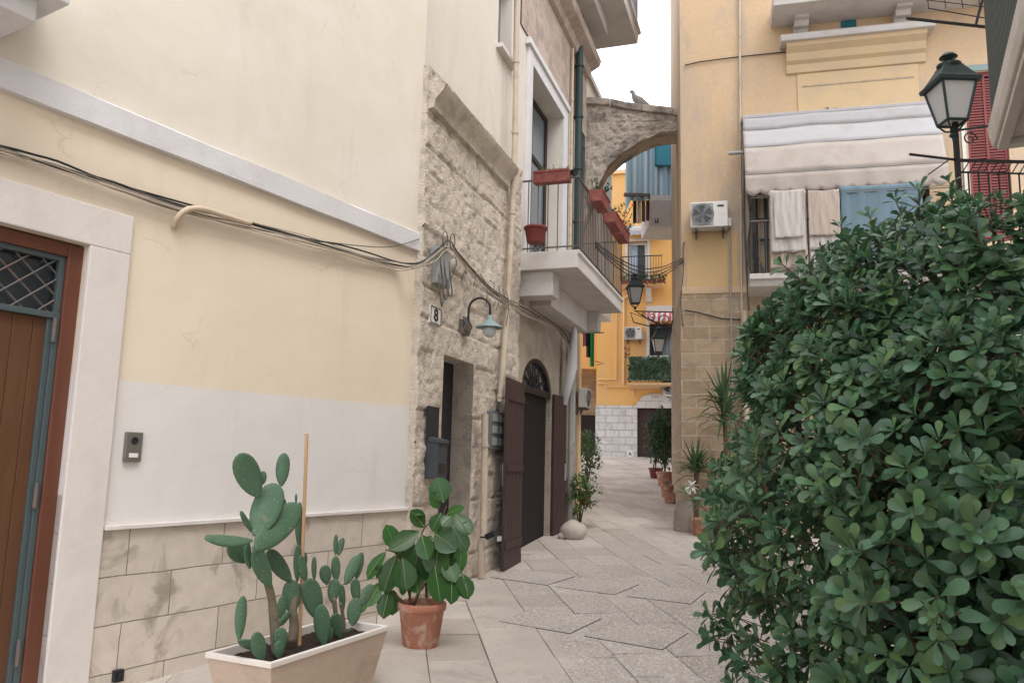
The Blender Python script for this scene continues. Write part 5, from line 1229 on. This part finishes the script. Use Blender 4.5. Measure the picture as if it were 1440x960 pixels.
def depth_line(u, off=0):   # depth of the planter's long mid line at column u
    lo, hi = -1.0, 1.0
    r = ray(u, 800)
    # intersect vertical plane through cen along ex
    n = ey; tt = (cen+ey*off).dot(n)/Vector((r.x, r.y, 0)).dot(n); return r.y*tt
def cpt(x, y, off=0):
    u, v = zc(x, y); return atY(u, v, depth_line(u, off))
def pad(mb, a, b, wpx, face=0.0, th=.016, seed=0, offs=0):
    """flattened obovate joint from a to b; face turns it about its axis (0 = flat to the viewer)"""
    ax = (b-a); L_ = ax.length; ax.normalize(); vd = Vector((a.x, a.y, a.z-EYE)).normalized()
    s = ax.cross(vd).normalized(); s = Matrix.Rotation(face, 3, ax) @ s; n = s.cross(ax).normalized()
    W_ = wpx; nu = 14; nv = 10; vs = []; fs = []
    for i in range(nv+1):
        t_ = .5-.5*math.cos(PI*i/nv); q_ = 2*t_**1.22-1; w_ = W_*.5*max(.05, (1-abs(q_)**2.15)**.5)
        if t_ < .12: w_ = max(w_, W_*.12)
        hh = th*(.5+.5*math.sin(PI*t_))
        for j in range(nu):
            q = 2*PI*j/nu; c_ = a+ax*(L_*t_)+n*(.035*L_*math.sin(PI*t_)); vs.append(c_+s*(w_*math.cos(q))+n*(min(hh, w_)*math.sin(q)))
    for i in range(nv):
        for j in range(nu): fs.append((i*nu+j, i*nu+(j+1) % nu, (i+1)*nu+(j+1) % nu, (i+1)*nu+j))
    fs.append(tuple(range(nu))[::-1]); fs.append(tuple(nv*nu+j for j in range(nu)))
    mb.add(vs, fs)
def cactus(label, base, pads, stems):
    t = thing('prickly_pear', label, 'cactus', base, 0, 'prickly pears in the stone planter')
    for st in stems:
        mm = MB(); pts = [cpt(x, y, o)-base for x, y, o, r in st]; mm.tube(smooth_path(pts, 4), [r for r in [st[min(len(st)-1, int(i/4))][3] for i in range(len(smooth_path(pts, 4)))]], 10)
        mm.build('stem', M['cactusold'], t, smooth=True)
    for k, (x0, y0, x1, y1, w_, off, face) in enumerate(pads):
        a = cpt(x0, y0, off)-base; b = cpt(x1, y1, off)-base; W_ = w_/2.668/FPX*5.0
        aw_, bw_ = a+base, b+base; mm = MB(); pad(mm, aw_, bw_, W_, face); mm.v = [tuple(Vector(q)-base) for q in mm.v]; mm.build('pad', M['cactus'], t, smooth=True)
bz = lambda x, y, off=0: (lambda p_: Vector((p_.x, p_.y, zt_-.06)))(cpt(x, y, off))
cactus('tall prickly pear with large pads rising above the wall ledge', bz(290, 850),
  [(222, 262, 150, 100, 92, 0, .1), (240, 215, 238, 165, 30, -.01, .2), (308, 222, 320, 97, 54, .02, .2), (212, 410, 290, 212, 112, 0, 0), (207, 462, 378, 292, 108, -.05, .15),
   (196, 425, 22, 418, 62, -.06, .9), (205, 400, 155, 315, 22, .03, .5), (195, 500, 108, 440, 70, .05, .3), (268, 595, 208, 455, 70, -.05, .5), (190, 530, 180, 430, 44, .0, 1.0),
   (345, 580, 258, 462, 62, .06, .2), (322, 292, 320, 270, 12, .04, .2), (364, 290, 364, 250, 10, .04, .2), (376, 460, 378, 280, 34, .09, .6)],
  [[(292, 850, 0, .032), (284, 760, 0, .030), (275, 660, 0, .026), (255, 580, 0, .022), (215, 510, 0, .018)]])
cactus('brown stemmed prickly pear tied to the bamboo stake in the middle of the planter', bz(350, 810, .05),
  [(350, 700, 345, 572, 72, .06, .1), (368, 580, 372, 440, 34, .07, .4), (305, 720, 318, 630, 42, .05, .5), (300, 745, 340, 695, 34, .03, .8), (400, 520, 398, 470, 18, .08, .5), (310, 840, 302, 752, 56, -.04, .2), (390, 660, 398, 620, 24, .06, .4)],
  [[(350, 805, .05, .032), (356, 740, .05, .030), (352, 680, .05, .024), (372, 590, .06, .018)]])
cactus('low prickly pear clump with two pads at the left end of the planter', bz(190, 845),
  [(150, 800, 165, 632, 42, 0, .3), (150, 800, 215, 832, 52, -.03, .9), (240, 880, 210, 770, 56, -.08, .3), (300, 870, 300, 800, 46, -.05, .5)], [])
cactus('bushy group of small prickly pears filling the right half of the planter', bz(510, 790),
  [(470, 820, 455, 665, 66, -.06, .1), (445, 720, 410, 568, 80, -.02, .1), (400, 580, 378, 482, 40, 0, .3), (432, 575, 432, 485, 22, .02, .3), (480, 590, 470, 518, 50, .02, .2), (515, 580, 512, 484, 40, .03, .2), (512, 482, 514, 402, 20, .03, .3), (522, 482, 540, 415, 30, .04, .3),
   (500, 660, 510, 568, 52, .02, .2), (540, 690, 535, 590, 30, .05, .3), (548, 590, 600, 480, 52, .03, .2), (590, 570, 610, 470, 44, .05, .4), (590, 655, 585, 568, 44, .0, .2), (575, 745, 590, 640, 62, -.02, .2), (605, 670, 650, 590, 50, .05, .3), (530, 790, 505, 700, 62, -.04, .4), (490, 800, 480, 750, 48, -.07, .4), (560, 800, 575, 760, 56, .04, .6)],
  [[(515, 800, 0, .020), (512, 700, 0, .016), (505, 640, 0, .012)], [(545, 780, .03, .016), (538, 700, .04, .012), (530, 660, .04, .01)]])
sb, stp = cpt(378, 790, .06), cpt(404, 25, .06); t = thing('bamboo_stake', 'tall pale wooden stake standing upright in the planter', 'stake', sb)
m = MB(); m.tube([Vector((0, 0, -.05)), stp-sb], .0125, 8); m.build('cane', M['bamboo'], t)

# ------------------------------------------------------------------ rubber plant
pb_ = gnd(588, 914); pb_.y += .17; PR = .205
t = round_pot(pb_, PR, .36, M['terra'], 'large weathered terracotta pot beside the stone planter', name='terracotta_pot')
t = thing('rubber_plant', 'rubber plant with big glossy oval leaves in the large terracotta pot', 'rubber plant', pb_+Vector((0, 0, .30)))
B0 = pb_+Vector((0, 0, .30)); YR_ = pb_.y
def rp(x, y, o=0): return atY(500+x/3.555, 660+y/3.555, YR_+o)-B0
m = MB()
for st in ([(275, 690, 0), (272, 580, 0), (300, 480, 0), (330, 320, 0), (370, 265, 0)], [(285, 690, .02), (330, 580, .03), (385, 440, .03), (415, 300, .02), (455, 180, 0)], [(265, 690, -.03), (215, 640, -.05), (160, 590, -.06), (90, 510, -.06)], [(355, 640, .05), (350, 560, .06), (320, 480, .06)], [(290, 670, -.03), (350, 560, -.06), (440, 540, -.08), (535, 515, -.08)], [(270, 620, 0), (240, 500, -.04), (205, 420, -.05), (150, 400, -.05)]):
    P = smooth_path([rp(*q) for q in st], 4); m.tube(P, [.014*(1-.6*i/(len(P)-1)) for i in range(len(P))], 7)
m.build('stem', M['bark'], t, smooth=True)
LV = [(440,165,415,62,88,0),(420,190,385,130,60,.05),(500,225,560,300,70,-.05),(455,225,520,195,40,.04),(345,290,290,218,66,0),(320,310,195,380,74,-.03),(330,325,355,425,72,-.1),(200,400,165,300,66,-.02),
 (300,340,215,420,70,.02),(400,320,480,385,90,-.02),(490,290,545,385,64,-.06),(420,340,400,500,110,-.03),(360,340,290,500,96,.04),(205,425,150,580,84,-.07),(235,440,250,575,92,-.1),(150,410,68,520,56,-.02),(130,560,70,660,54,-.02),
 (105,545,115,490,30,.0),(170,600,140,715,70,-.05),(190,600,185,705,56,-.0),(240,560,235,615,30,.03),(300,520,310,600,70,.06),(340,400,385,520,100,.06),(395,480,420,630,84,-.06),(480,540,480,645,64,-.09),(535,520,560,620,66,-.08),(520,520,530,400,56,-.04),
 (505,530,555,625,50,-.1),(450,440,490,540,70,-.04),(470,390,455,470,76,.03),(540,310,555,270,40,-.07),(480,235,440,270,60,.0),(430,215,390,290,60,.05),(380,330,350,400,60,.08),(250,470,200,560,70,.05),(420,540,440,600,60,.05),(450,250,440,380,80,.04),(330,480,350,560,70,.08),(55,600,20,700,50,.03),(340,215,310,225,30,.04),(200,470,215,560,60,.02)]
m = MB(); rb_ = MB(); rn = random.Random(77)
for x0, y0, x1, y1, w_, o in LV:
    a = rp(x0, y0, o); b = rp(x1, y1, o-.04+rn.uniform(-.07, .05)); d_ = b-a; L_ = d_.length*1.22; W_ = w_/3.555/FPX*YR_*1.28
    pass; view = Vector((B0.x+a.x, B0.y+a.y, B0.z+a.z-EYE)).normalized(); up = (-view+Vector((rn.uniform(-.5, .5), 0, rn.uniform(.2, .9)))).normalized()
    leaf(m, a, d_, up, L_, W_, ELLI, .22, rn.uniform(.02, .14))
    s = d_.normalized().cross(up).normalized(); n = s.cross(d_.normalized())
    rb_.tube([a+n*.002, a+d_.normalized()*L_*.5+n*(.003), a+d_.normalized()*L_*.96-n*.004], [.005, .0035, .0015], 4)
m.build('leaves', M['leafrub'], t, smooth=True); rb_.build('midribs', pm('pale_midrib', (.20, .26, .10), .1, 5, .5, 0), t)

# ------------------------------------------------------------------ big bush
BC = Vector((2.42, 3.72, 0)); rn = random.Random(99)
t = thing('large_shrub', 'huge dense glossy green shrub filling the right foreground', 'shrub', (BC.x, BC.y, zg(BC.y)))
g0 = zg(BC.y)
def brad(z):   # outline radius by height
    pts = [(0.0, 1.0), (.3, 1.13), (.8, 1.27), (1.4, 1.40), (1.8, 1.37), (2.1, 1.27), (2.35, 1.16), (2.55, 1.05), (2.7, .93), (2.8, .76), (2.88, .52), (2.94, .28), (2.97, .05)]
    for (a, b), (c, d) in zip(pts, pts[1:]):
        if z <= c: return b+(d-b)*max(0, z-a)/(c-a)
    return .02
def bump_r(q, z): return 1+.15*noise.noise(Vector((math.cos(q)*2.2, math.sin(q)*2.2, z*1.8)))+.08*noise.noise(Vector((math.cos(q)*6, math.sin(q)*6, z*5)))
lm = MB(); lm.raw = True; tw_ = MB(); tw_.raw = True
tocam = math.atan2(-BC.y, -BC.x)
def emit(q, z, k, n, L, W, out):
    r_ = brad(z)*bump_r(q, z)*k; p0 = Vector((r_*math.cos(q), r_*math.sin(q), z))
    slope = (brad(z-.08)-brad(z+.08))/.16
    nrm = Vector((math.cos(q), math.sin(q), max(-.35, slope))).normalized()
    ax = (nrm*out+Vector((0, 0, .45))+rdir(rn)*.45).normalized()
    rosette(lm, p0, ax, n, L, W, OBOV, (.35, 1.35), rn); return p0, ax
# outer shell: rosettes on the side that can be seen are dense, others sparser
cnt = 0
while cnt < 2900:
    z = rn.uniform(.12, 2.94) if rn.random() < .72 else rn.uniform(2.0, 2.94); q = rn.uniform(0, 2*PI)
    dq_ = abs((q-tocam+PI) % (2*PI)-PI)
    if rn.random() > brad(z)/1.5+.12: continue
    if dq_ > 2.0 and rn.random() < .6: continue
    dens = noise.noise(Vector((math.cos(q)*4.2, math.sin(q)*4.2, z*3.3)))
    if z < 1.5 and dens < -.12 and rn.random() < .8: continue
    if z < .6 and rn.random() < .35: continue
    L = rn.choice((rn.uniform(.055, .08), rn.uniform(.08, .112), rn.uniform(.09, .118)))*(1.0 if z < 1.7 else .86)
    p0, ax = emit(q, z, rn.uniform(.95, 1.04), rn.randint(7, 10), L, L*.46, 1.0); cnt += 1
    if rn.random() < .5: tw_.tube([p0-ax*.02, p0-ax*.14-Vector((p0.x, p0.y, 0)).normalized()*.05], [.0025, .004], 4)
# inner layers
for i in range(3000):
    z = rn.uniform(.15, 2.7); q = rn.uniform(0, 2*PI); emit(q, z, rn.uniform(.45, .92), rn.randint(5, 7), rn.uniform(.08, .10), .044, .6)
for i in range(1500):
    z = rn.uniform(.12, 2.3); q = rn.uniform(0, 2*PI); emit(q, z, rn.uniform(.1, .6), 5, .11, .06, .5)
for i in range(110):
    z = rn.uniform(1.2, 2.95); q = rn.uniform(0, 2*PI); r_ = brad(z)*bump_r(q, z); p0 = Vector((r_*math.cos(q), r_*math.sin(q), z)); d_ = (Vector((math.cos(q)*.5, math.sin(q)*.5, .8))+rdir(rn)*.4).normalized(); ln = rn.uniform(.05, .17)
    tw_.tube([p0-d_*.15, p0+d_*ln], [.005, .0025], 4)
    for k in range(2): rosette(lm, p0+d_*ln*(k+1)/2, d_, rn.randint(5, 8), rn.uniform(.055, .085), .034, OBOV, (.3, 1.2), rn)
# straggling shoots breaking the outline at lower left
for (q, z, ln) in ((PI*.93, .62, .12), (PI*.97, .35, .14), (PI*.99, .25, .12), (PI*1.02, .45, .12), (PI*.92, 1.2, .08), (PI*.85, 1.7, .10)):
    r_ = brad(z)*.95; p0 = Vector((r_*math.cos(q), r_*math.sin(q), z)); d_ = Vector((math.cos(q), math.sin(q), .15+rn.uniform(-.3, .3))).normalized(); tw_.tube([p0-d_*.3, p0+d_*ln], [.006, .003], 5)
    for k in range(3): rosette(lm, p0+d_*(ln*(k+1)/3), (d_+Vector((0, 0, .5))).normalized(), 5, .07, .034, OBOV, (.6, 1.4), rn)
lm.build('foliage', M['leafbush'], t, smooth=True)
for k in range(16):
    q = rn.uniform(0, 2*PI); r1_ = rn.uniform(.5, 1.1); z_ = rn.uniform(1.2, 2.4); s0_ = Vector((rn.uniform(-.25, .25), rn.uniform(-.25, .25), -.03)); e = Vector((r1_*math.cos(q), r1_*math.sin(q), z_))
    P = smooth_path([s0_, s0_.lerp(e, .4)+Vector((0, 0, .15)), s0_.lerp(e, .75)+Vector((0, 0, .1)), e], 4); tw_.tube(P, [.032*(1-.8*i/(len(P)-1)) for i in range(len(P))], 7)
    for j in range(9):
        a = P[rn.randint(4, len(P)-1)]; d_ = rdir(rn); d_.z = abs(d_.z)*.6; tw_.tube([a, a+d_*rn.uniform(.25, .55)], [.010, .004], 5)
tw_.build('branches', M['bark'], t)
